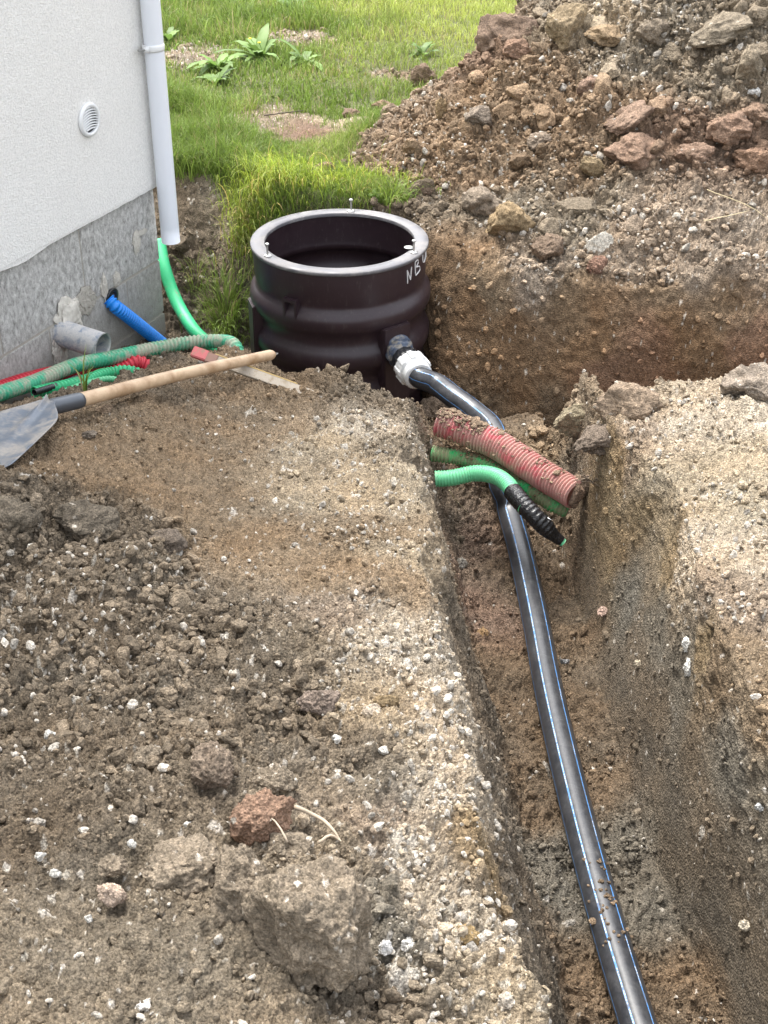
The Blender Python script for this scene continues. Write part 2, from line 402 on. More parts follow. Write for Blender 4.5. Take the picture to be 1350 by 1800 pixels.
# ---- soil survey: (px, py, colour of the dry soil, gravel share, lumpiness, white pebble share)
def hitz(px, py):
    d = ray(px, py); t = np.linspace(1.0, 14.0, 3000); q = CAM[None] + d[None] * t[:, None]
    h = height(q[:, 0], q[:, 1]); k = np.argmax(q[:, 2] < h)
    if k == 0: k = len(t) - 1
    return q[k]
SAND = (0.215, 0.160, 0.105); DARK = (0.157, 0.127, 0.093); GRAV = (0.37, 0.315, 0.245); CLAY = (0.160, 0.116, 0.076); RED = (0.190, 0.132, 0.098)
HEAP = (0.200, 0.146, 0.100); GREYB = (0.195, 0.162, 0.12); OCHRE = (0.215, 0.16, 0.095); WET = (0.128, 0.106, 0.080); PALE = (0.315, 0.262, 0.19); SLATE = (0.150, 0.134, 0.108); PINK = (0.25, 0.20, 0.152)
SOIL = [
 (100,1750,GREYB,.35,.5,.25),(300,1700,GREYB,.3,.5,.3),(100,1600,GREYB,.3,.5,.3),(300,1550,GREYB,.4,.6,.25),(420,1700,GREYB,.3,.5,.2),(600,1500,GREYB,.4,.7,.25),
 (60,1450,DARK,.5,.7,.25),(250,1400,DARK,.5,.8,.22),(120,1280,DARK,.6,.9,.25),(350,1280,DARK,.6,.9,.15),(500,1250,DARK,.6,1.0,.15),(600,1320,DARK,.5,.8,.15),
 (60,1150,DARK,.8,1.0,.5),(200,1130,DARK,.9,1.0,.5),(330,1120,DARK,.8,1.0,.4),(450,1180,DARK,.7,1.0,.3),(100,1020,DARK,.9,1.0,.45),(250,1000,DARK,.8,1.1,.3),(60,920,WET,.4,1.2,.1),(200,910,DARK,.4,1.2,.12),
 (150,820,SAND,.25,.3,.05),(300,800,SAND,.2,.3,.05),(400,920,SAND,.2,.25,.15),(350,870,SAND,.2,.25,.1),(480,960,SAND,.2,.25,.15),(450,760,SAND,.25,.45,.1),(250,740,SAND,.25,.4,.08),(560,1010,SAND,.3,.4,.2),
 (560,860,PALE,.4,.35,.4),(600,780,PALE,.5,.5,.5),(660,760,GRAV,.6,.6,.5),(680,850,PALE,.5,.5,.4),(700,780,GREYB,.5,.7,.2),(620,700,DARK,.5,.9,.1),(500,690,SAND,.4,.8,.05),(400,650,SAND,.4,.6,.05),(330,620,SAND,.3,.5,.1),(660,700,DARK,.5,.9,.1),
 (650,940,SAND,.4,.5,.3),(720,960,PALE,.6,.6,.5),(600,1080,PINK,.5,.5,.4),(700,1030,SAND,.3,.4,.2),(560,1130,GREYB,.5,.7,.3),
 (740,1100,GRAV,.9,.7,.7),(700,1150,GRAV,.9,.7,.7),(760,1200,GRAV,.95,.7,.7),(680,1260,PALE,.6,.6,.5),(780,1300,GRAV,1,.7,.7),(760,1400,GRAV,1,.7,.75),(700,1420,PINK,.6,.5,.5),(650,1470,PINK,.6,.5,.5),(740,1500,GRAV,1,.7,.75),(780,1600,GRAV,.9,.8,.7),(700,1620,SLATE,.8,1,.5),(760,1700,GREYB,.8,.9,.6),(680,1720,DARK,.7,1,.4),(850,1720,PALE,.8,.8,.6),(640,1380,GREYB,.5,.6,.35),
 (800,940,DARK,.3,.5,.05),(800,1060,DARK,.3,.5,.05),(860,1250,WET,.4,.6,.15),(880,1420,WET,.4,.5,.15),(890,1560,DARK,.5,.6,.2),(940,1650,WET,.3,.4,.1),(980,1750,WET,.3,.4,.1),(850,1500,OCHRE,.5,.5,.2),
 (830,950,RED,.4,.7,.08),(840,1080,RED,.4,.7,.05),(880,1200,CLAY,.5,.7,.05),(930,1400,CLAY,.6,.7,.06),(960,1550,SLATE,.9,.7,.1),(1000,1700,CLAY,.6,.7,.05),(1040,1780,CLAY,.6,.7,.05),
 (960,1000,CLAY,.5,.8,.05),(1000,1120,CLAY,.5,.8,.05),(1020,1250,CLAY,.5,.7,.08),(1060,1370,CLAY,.6,.7,.08),(1090,1500,SLATE,.9,.7,.08),(1130,1620,SLATE,.8,.7,.08),(1200,1750,CLAY,.6,.7,.06),
 (1030,1080,WET,.1,.25,.0),(1080,1200,WET,.1,.2,.03),(1120,1320,WET,.1,.15,.03),(1180,1450,WET,.1,.15,.05),(1240,1580,WET,.15,.2,.08),(1290,1700,WET,.1,.2,.06),(1340,1790,WET,.1,.2,.06),
 (1060,900,OCHRE,.3,.6,.03),(1080,980,OCHRE,.35,.6,.05),(1130,900,OCHRE,.35,.6,.04),(1100,1060,SLATE,.4,.6,.05),(1160,1080,SLATE,.5,.6,.05),(1180,990,OCHRE,.4,.5,.1),(1120,1130,DARK,.4,.6,.2),(1200,1200,SLATE,.5,.5,.1),(1150,1250,DARK,.4,.5,.2),(1280,1330,SLATE,.4,.5,.1),(1240,1130,OCHRE,.4,.5,.15),(1230,1400,DARK,.4,.5,.25),(1320,1480,DARK,.5,.5,.25),(1300,1620,DARK,.4,.5,.3),(1340,1400,GREYB,.5,.5,.25),
 (1080,820,OCHRE,.4,.6,.05),(1140,830,PALE,.5,.5,.4),(1250,820,PALE,.3,.5,.25),(1330,800,PALE,.3,.5,.25),(1200,760,GRAV,.7,.6,.5),(1300,740,GRAV,.6,.5,.5),(1120,760,PINK,.7,.7,.4),(1280,900,PALE,.7,.5,.6),(1250,960,GRAV,.9,.6,.7),(1330,960,GRAV,.8,.5,.7),(1250,1050,PINK,.7,.5,.4),(1330,1080,PINK,.8,.5,.5),(1320,1180,SAND,.6,.5,.3),(1270,1180,SAND,.5,.5,.2),(1340,1260,SAND,.5,.5,.3),
 (1000,800,DARK,.5,1,.05),(960,775,SAND,.6,.9,.05),(880,770,SAND,.6,.9,.05),(830,730,DARK,.5,.9,.05),
 (820,520,CLAY,.2,.4,.1),(820,600,CLAY,.2,.4,.12),(900,560,CLAY,.25,.4,.15),(900,680,CLAY,.2,.4,.15),(960,640,CLAY,.25,.4,.15),(1050,600,CLAY,.2,.4,.1),(1080,660,RED,.1,.25,.03),(1150,620,RED,.15,.3,.03),(1180,570,CLAY,.3,.5,.25),(1250,600,CLAY,.4,.6,.25),(1330,600,RED,.2,.4,.05),(900,740,WET,.1,.3,.02),(980,720,WET,.15,.3,.05),
 (800,460,CLAY,.2,.5,.05),(850,500,SAND,.3,.5,.1),(1000,530,DARK,.3,.5,.2),(1150,530,DARK,.4,.6,.25),(1280,530,DARK,.5,.6,.25),
 (950,480,PINK,.6,.8,.3),(1100,460,PINK,.7,.8,.35),(1200,450,PINK,.8,.7,.4),(1300,450,PINK,.8,.7,.4),(1000,390,GREYB,.7,.9,.35),(1150,370,PINK,.8,.8,.4),(1300,360,PINK,.6,.6,.4),(900,360,GREYB,.5,.7,.3),(760,370,DARK,.5,.9,.1),(1060,350,GREYB,.7,.9,.3),
 (1050,290,HEAP,.7,1.2,.15),(1200,240,RED,.7,1.2,.12),(1330,280,RED,.6,1.2,.1),(900,280,HEAP,.8,1.2,.2),(800,300,HEAP,.8,1.2,.2),(700,300,HEAP,.8,1.1,.1),(850,220,HEAP,.8,1.2,.15),(1000,200,HEAP,.8,1.3,.15),(1100,180,HEAP,.8,1.2,.25),(950,120,HEAP,.8,1.3,.15),(850,150,HEAP,.7,1.3,.1),(1100,100,GREYB,.8,1.2,.3),(1250,150,GREYB,.8,1.3,.15),(1050,40,PALE,.7,1.3,.3),(1200,40,GREYB,.9,1.3,.4),(1330,60,GREYB,.9,1.3,.2),(950,50,GREYB,.7,1.4,.1),(880,90,RED,.6,1.2,.05),
 (340,380,DARK,.4,.6,.2),(390,370,GREYB,.3,.5,.35),(330,470,DARK,.5,.9,.15),(400,480,DARK,.4,.9,.1),(330,560,WET,.5,1.0,.05),(420,560,WET,.5,1.0,.05),(300,620,WET,.5,.8,.05),(180,680,DARK,.5,.8,.05),(60,690,DARK,.5,.8,.05),
 (480,200,PINK,.4,.4,.4),(600,210,PALE,.4,.4,.5),(540,230,RED,.2,.4,.1),(330,100,PINK,.7,.6,.5),(520,60,PINK,.7,.6,.4),(560,330,DARK,.3,.5,.05),(620,320,DARK,.3,.6,.05)]
SP = np.array([hitz(a[0], a[1]) for a in SOIL], np.float32); SV = np.array([list(a[2]) + list(a[3:]) for a in SOIL], np.float32)
for k, a in enumerate(SOIL):
    if a[0] > 790 and 430 < a[1] < 760 and a[2] in (CLAY, RED, WET, DARK): SV[k, :3] *= np.array([1.0, .89, .78])
    if a[0] > 640 and a[1] < 330 and a[2] in (HEAP, RED): SV[k, :3] *= np.array([1.0, .98, .93])
ATTR = np.zeros((len(P0), 6), np.float32)
for k in range(0, len(P0), 40000):
    q = P0[k:k + 40000].astype(np.float32)
    sc_ = 0.22 + 0.0 * q[:, :1]
    wq = q + 0.07 * np.stack([perlin(q * 4 + 3), perlin(q * 4 + 50), perlin(q * 4 + 90)], 1) + 0.035 * np.stack([perlin(q * 15 + 3), perlin(q * 15 + 50), perlin(q * 15 + 90)], 1)
    d2 = ((wq ** 2).sum(1)[:, None] + (SP ** 2).sum(1)[None] - 2 * wq @ SP.T); d2 = np.maximum(d2, 0) + 2e-4
    ww = d2 ** -2.1; ATTR[k:k + 40000] = (ww @ SV) / ww.sum(1, keepdims=True)

ATTR[:, :3] *= np.array([1.02, 1.0, .965], np.float32); ATTR[:, 5] *= np.where(P0[:, 0] > .6, .7, 1)
# lawn mask
HEAPEDGE = np.array([tuple(W(*p)[:2]) for p in [(300,304,.05),(360,300,.05),(430,330,.05),(440,395,.02),(470,372,.03),(560,352,.04),(640,350,.04),(705,345,.03),(650,300,.06),(600,280,.06),(640,235,.08),(700,200,.08)]] + [(.2, 6.9), (.55, 7.7), (1.0, 9.0), (3.0, 10.0), (8, 10.0), (8, 15), (-8, 15), (-8, 6.2), (-1.1, 6.1)])
patches = [(480,205,120,24),(590,215,70,16),(330,100,60,20),(520,62,70,14),(545,235,80,10),(700,118,60,9)]
def lawn_mask(x, y):
    d = poly_sd(x, y, HEAPEDGE); n = perlin(np.stack([x * 6, y * 6, 0 * x], 1)); m = sstep(-.04, .05, d + n * .03)
    for (a, b, rx, ry) in patches:
        c = W(a, b, .03); ex = W(a + rx, b, .03)[0] - c[0]; ey = abs(W(a, b - ry, .03)[1] - c[1])
        q = np.sqrt(((x - c[0]) / ex) ** 2 + ((y - c[1]) / ey) ** 2) + n * .5
        m = m * (0.06 + .94 * sstep(.75, 1.25, q))
    return m
LM = lawn_mask(P0[:, 0], P0[:, 1]).astype(np.float32)

# ---- displacement with clods and stones
G, L, WH = ATTR[:, 3], ATTR[:, 4], ATTR[:, 5]
dist = P0[:, 1] * cp + (2 - P0[:, 2]) * sp
soft = (1 - 0.75 * LM) * (1 - (.55 + .27 * (P0[:, 0] > .45) * (P0[:, 1] < 3.9) * sstep(.05, -.15, P0[:, 2])) * STEEP)
wp = P0 + 0.006 * np.stack([perlin(P0 * 45), perlin(P0 * 45 + 40), perlin(P0 * 45 + 80)], 1)
b1, i1 = stones(wp, .13, .8 * np.clip(L, 0, 1) ** 2, .2, .46)
b0, i0 = stones(wp * np.array([1, 1, 1.4]) + 3, .26, .75 * np.clip(L - .35, 0, 1), .2, .42)
b2, i2 = stones(wp + 7, .055, np.clip(.25 + L * .6, 0, .95), .22, .5)
b3, i3 = stones(wp + 13, .024, np.clip(.25 + G * .7, 0, .97), .22, .5)
b4, i4 = stones(wp + 19, .0115, np.clip(.5 + G * .5, 0, .97), .25, .5)
ridg = 1 - np.abs(fbm(P0 * 7 + 9, 3)) * 1.6
fine = fbm(P0 * 38, 4, .6)
big = fbm(P0 * 5 + 4, 3)
mid = 1 - np.abs(fbm(P0 * 24 + 3, 4, .55)) * 2.0
crumb = np.abs(fbm(P0 * 95 + 33, 3, .6))
disp = (big * .024 * (0.35 + L) + (ridg - .5) * .016 * (.2 + L) - (1 - mid) * .010 * (.35 + L) + b0 * .40 * np.clip(L - .4, 0, 1) + b1 * .6 * np.clip(L - .3, 0, 1) + b2 * .62 * np.clip(L, .15, 1.2) + b3 * .75 * np.clip(.3 + G, 0, 1) + b4 * .85 * np.clip(.45 + G, 0, 1) + fine * .009 * (.4 + L) + crumb * .0075 + STEEP * .004 * fbm(P0 * np.array([6, 6, 40]) + 8, 3) * (P0[:, 1] < 5.4)) * soft
P1 = P0 + N0 * disp[:, None]
# ---- colours
base = ATTR[:, :3].copy()
var = 1 + .16 * fbm(P0 * 3 + 60, 3) + .12 * perlin(P0 * 20 + 11)
base *= var[:, None]
warm = perlin(P0 * 6 + 70); base[:, 0] *= 1 + .07 * warm; base[:, 2] *= 1 - .08 * warm
def hmod(idv, a): return ((idv * a) % 1).astype(np.float32)
def paint(h, idv, size, amt, whs):
    global base
    m = np.clip(h / (size * .12), 0, 1)[:, None]
    tone = (.78 + .5 * hmod(idv, 71.3))[:, None]
    base = base * (1 - m * amt) + base * tone * (m * amt)
    isw = (hmod(idv, 911.7) < WH * whs) & (h > 0)
    pale = np.stack([.46 + .20 * hmod(idv, 37), .42 + .19 * hmod(idv, 37), .35 + .19 * hmod(idv, 37)], 1)
    base = np.where(isw[:, None], base * .25 + pale * .75, base)
paint(b1, i1, .1, .5, 0); paint(b2, i2, .05, .8, .06); paint(b3, i3, .024, .9, .30); paint(b4, i4, .0115, .9, .55)
GRASSDIRT = np.array([.10, .12, .045]); base = base * (1 - LM[:, None] * .85) + GRASSDIRT * (LM[:, None] * .85)
base = np.clip(base, .01, .85)
# faces + skirt out to the horizon
Vg = P1.reshape(NR, NC, 3)
i, j = np.meshgrid(np.arange(NR - 1), np.arange(NC - 1), indexing='ij')
F = np.stack([i * NC + j, i * NC + j + 1, (i + 1) * NC + j + 1, (i + 1) * NC + j], -1).reshape(-1, 4)
loop = np.concatenate([np.arange(0, NC), np.arange(2 * NC - 1, NR * NC, NC), np.arange(NR * NC - 2, (NR - 1) * NC - 1, -1), np.arange((NR - 2) * NC, 0, -NC)])
loop = loop[::1]; verts = [P1]; cols = [base]; faces = [F]; prev = loop; prevP = P1[loop]; cbase = len(P1)
ctr = np.array([0, 6.0, 0])
for s, zt in ((1.15, None), (1.8, 0.0), (5, 0.0), (20, 0.0)):
    Q = ctr + (P1[loop] - ctr) * s; Q[:, 2] = P1[loop][:, 2] * (.6 if zt is None else 0) + (0 if zt is None else zt)
    idx = np.arange(cbase, cbase + len(loop)); verts.append(Q); c0 = np.tile(GRASSDIRT[None] * .6, (len(loop), 1)) if zt is not None else base[loop]
    cols.append(c0); nx = np.roll(np.arange(len(loop)), -1)
    faces.append(np.stack([prev, idx, idx[nx], prev[nx]], -1)); prev = idx; cbase += len(loop)
ground = mesh_np('ground', np.vstack(verts), np.vstack(faces), M_EARTH, col=np.vstack(cols))
tag(ground, kind='structure')
NF = grid_normals(Vg).reshape(-1, 3)
print('ground verts', cbase)

def hit(px, py):
    """first point of the finished ground seen at a pixel of the photo"""
    q = hitz(px, py); return q
def gz(x, y):
    return float(height(np.array([x]), np.array([y]))[0])

# ------------------------------------------------------------------ rocks
def ico(sub):
    bm = bmesh.new(); bmesh.ops.create_icosphere(bm, subdivisions=sub, radius=1.0)
    V = np.array([v.co[:] for v in bm.verts]); F_ = np.array([[v.index for v in f.verts] for f in bm.faces]); bm.free(); return V, F_
ICO = {k: ico(k) for k in (2, 3, 5, 6)}
def rock_shape(sub, seed, angular=.6, rough=.12):
    r = np.random.default_rng(seed); V, F_ = ICO[sub]; V = V.copy()
    for _ in range(int(5 + 9 * angular)):
        n = r.normal(size=3); n /= np.linalg.norm(n); d = r.uniform(.55, .9)
        s = V @ n; m = s > d; V[m] -= np.outer(s[m] - d, n) * (.55 + .45 * angular)
    V += V * (rough * fbm(V * 1.6 + seed, 3))[:, None]
    if sub >= 5: V += V * (.045 * fbm(V * 7 + seed, 4, .6))[:, None]
    return V, F_
def scatter(name, n, wts, smin, smax, colf, sub=2, sink=.25, kinds=10, power=2.0, ang=.6, flat=.7):
    idx = RNG.choice(len(P1), n, p=wts / wts.sum()); pos = P1[idx]; nor = NF[idx]
    s = smin + (smax - smin) * RNG.random(n) ** power
    Vs, Fs, Cs = [], [], []; off = 0
    kk = RNG.integers(0, kinds, n)
    for k in range(kinds):
        V, F_ = rock_shape(sub, 100 + k + sub * 31, ang); m = np.where(kk == k)[0]
        if len(m) == 0: continue
        q = RNG.normal(size=(len(m), 4)); q /= np.linalg.norm(q, axis=1, keepdims=True)
        a, b, c, d = q.T
        Rm = np.stack([1 - 2 * (c * c + d * d), 2 * (b * c - a * d), 2 * (b * d + a * c), 2 * (b * c + a * d), 1 - 2 * (b * b + d * d), 2 * (c * d - a * b), 2 * (b * d - a * c), 2 * (c * d + a * b), 1 - 2 * (b * b + c * c)], 1).reshape(-1, 3, 3)
        scl = np.stack([RNG.uniform(.8, 1.25, len(m)), RNG.uniform(.65, 1, len(m)), RNG.uniform(flat * .7, flat * 1.2, len(m))], 1) * s[m][:, None]
        X = np.einsum('nij,nvj->nvi', Rm, V[None] * scl[:, None]) + (pos[m] + nor[m] * (s[m] * (1 - sink) * .5)[:, None])[:, None]
        Vs.append(X.reshape(-1, 3)); Fs.append((F_[None] + (off + np.arange(len(m)) * len(V))[:, None, None]).reshape(-1, 3)); off += len(m) * len(V)
        cc = colf(idx[m]); Cs.append(np.repeat(cc, len(V), 0))
    return mesh_np(name, np.vstack(Vs), np.vstack(Fs), M_ROCK, col=np.clip(np.vstack(Cs), .01, .9), smooth=(sub > 3))
# area weights of the grid vertices, only what is in or near the picture
du = np.linalg.norm(np.gradient(Vg, axis=1), axis=-1); dv = np.linalg.norm(np.gradient(Vg, axis=0), axis=-1); area = (du * dv).ravel()
area[area > np.percentile(area, 99.5)] = 0
zd = P1[:, 1] * cp + (2 - P1[:, 2]) * sp
pxs = 675 + P1[:, 0] * FPX / zd; yc = P1[:, 1] * sp - (2 - P1[:, 2]) * cp; pys = 900 - yc * FPX / zd
vis = (pxs > -150) & (pxs < 1500) & (pys > -80) & (pys < 1950)
hx, hy = -.91, 5.35   # house corner
inh = ((P1[:, 0] - hx) * .905 + (P1[:, 1] - hy) * -.426 < -.0) & ((P1[:, 0] - hx) * .426 + (P1[:, 1] - hy) * .905 < 0)
CLUMP = (.25 + 2.2 * np.clip(perlin(P0 * 9 + 44) + .5 * perlin(P0 * 24 + 4) + .1, 0, 1) ** 1.5) * (1 - .6 * STEEP)
base_w = area * vis * ~inh * CLUMP
def col_white(i): 
    t = RNG.random((len(i), 1)); return np.array([[.47, .43, .37]]) * (.6 + .6 * t) * np.array([[1, 1, 1]])
def col_soil(i):
    t = RNG.random((len(i), 1)); return ATTR[i, :3] * (.72 + .65 * t)
def col_mix(i):
    w_ = (RNG.random((len(i), 1)) < ATTR[i, 5:6] * .65); return np.where(w_, col_white(i), col_soil(i))
o = scatter('gravel', 23000, base_w * (.10 + G ** 1.5) * (1 - LM) * (pys > 600), .0022, .0085, col_mix, sub=2, power=2.2)
tag(o, 'pale and brown crumbs of gravel strewn over the dug soil', 'gravel', kind='stuff')
o = scatter('gravel', 2300, base_w * (.05 + G * WH * 1.6 + .08 * L) * (1 - LM) * (pys > 600), .006, .0145, col_mix, sub=3, power=1.7)
tag(o, 'coarse pebbles and small clods lying over the dug soil', 'gravel', kind='stuff')
hm = (pys < 500) * (1 - LM) * sstep(.45, .9, L)
o = scatter('rubble', 30000, base_w * hm, .003, .009, col_mix, sub=2, power=1.6, ang=.9)
tag(o, 'fine crumbs between the stones of the spoil heap', 'rubble', kind='stuff')
o = scatter('rubble', 9000, base_w * hm, .007, .024, col_mix, sub=2, power=2.2, ang=.9)
tag(o, 'small stones and crumbs covering the spoil heap', 'rubble', kind='stuff')
o = scatter('rubble', 420, base_w * hm, .018, .075, col_soil, sub=5, power=2.0, ang=.9, sink=.9, kinds=14)
tag(o, 'fist sized brown clods covering the spoil heap', 'rubble', kind='stuff')
o = scatter('rubble', 240, area * vis * (pys > 480) * (pys < 760) * (pxs > 760) * (P1[:, 1] > 4.35), .004, .022, lambda i: col_soil(i) * 1.35, sub=3, power=2.4, ang=.8, sink=.8)
tag(o, 'small stones embedded in the clay wall of the pit', 'stones', kind='stuff')
o = scatter('soil_crumbs', 3600, base_w * sstep(.75, 1.0, L) * (pys > 600) * (1 - LM), .006, .022, col_soil, sub=3, power=2.4, ang=1.0, sink=.75)
tag(o, 'dark soil crumbs and clods tumbled over the near mound', 'soil', kind='stuff')

def rock(name, label, cat, px, py, wpx, hpx, col, seed, ang=.7, dy=0, rot=0, depth=1.0, spots=0.0, group=None, lift=.25, sub=5, tilt=0):
    sub = 6 if (wpx > 75 and py > 1000) else sub
    c = hit(px, py + dy); d = c[1] * cp + (2 - c[2]) * sp
    a, b = wpx * d / FPX / 2, hpx * d / FPX / 2
    V, F_ = rock_shape(sub, seed, ang, .14); V = V / np.abs(V).max(0)
    V = V * np.array([a, max(a, b) * depth * .9, b])
    V = V @ np.array(Matrix.Rotation(R(tilt), 3, 'Y')).T @ np.array(Matrix.Rotation(R(rot), 3, 'Z')).T
    V = V + (.05 * (1 - np.abs(fbm(V / max(a, b) * 3.2 + seed, 4, .6)) * 2) * max(a, b) + .004 * 0) * V / (np.linalg.norm(V, axis=1, keepdims=True) + 1e-9) if False else V
    nv_ = V / (np.linalg.norm(V, axis=1, keepdims=True) + 1e-9); V = V + nv_ * ((.11 * (.5 - np.abs(fbm(V / max(a, b) * 1.6 + seed, 4, .5)) * 1.8)) * max(a, b))[:, None]
    V = V + .0024 * V / (np.linalg.norm(V, axis=1, keepdims=True) + 1e-9) * fbm(V * 160 + seed, 3)[:, None]
    h_, id_ = stones(V + seed, .013, .6, .2, .48)
    V = V + V / (np.linalg.norm(V, axis=1, keepdims=True) + 1e-9) * (h_ * .22)[:, None]
    cc = np.tile(np.array(col)[None], (len(V), 1)) * (1 + .28 * fbm(V * 18 + seed, 3) + .1 * perlin(V * 70))[:, None]
    if spots > 0:
        m = (h_ > 0) & ((id_ * 611.7) % 1 < spots); cc[m] = np.array([.48, .43, .36]) * (.7 + .4 * ((id_[m, None] * 31) % 1))
    o = mesh_np(name, V, F_, M_ROCK, col=np.clip(cc, .01, .9)); o.location = c + np.array([0, 0, b * lift])
    return tag(o, label, cat, group)
GR = 'big clods on the near mound'; GH = 'large stones and clods in the spoil heap'; GP = 'blocks of soil along the pit edge'; GT = 'loose stones in the trench'; GW = 'white pebbles on the near mound'
CL = (.188, .153, .112); RB = (.225, .145, .10)
HEAPMIX = np.array([.205, .148, .102])
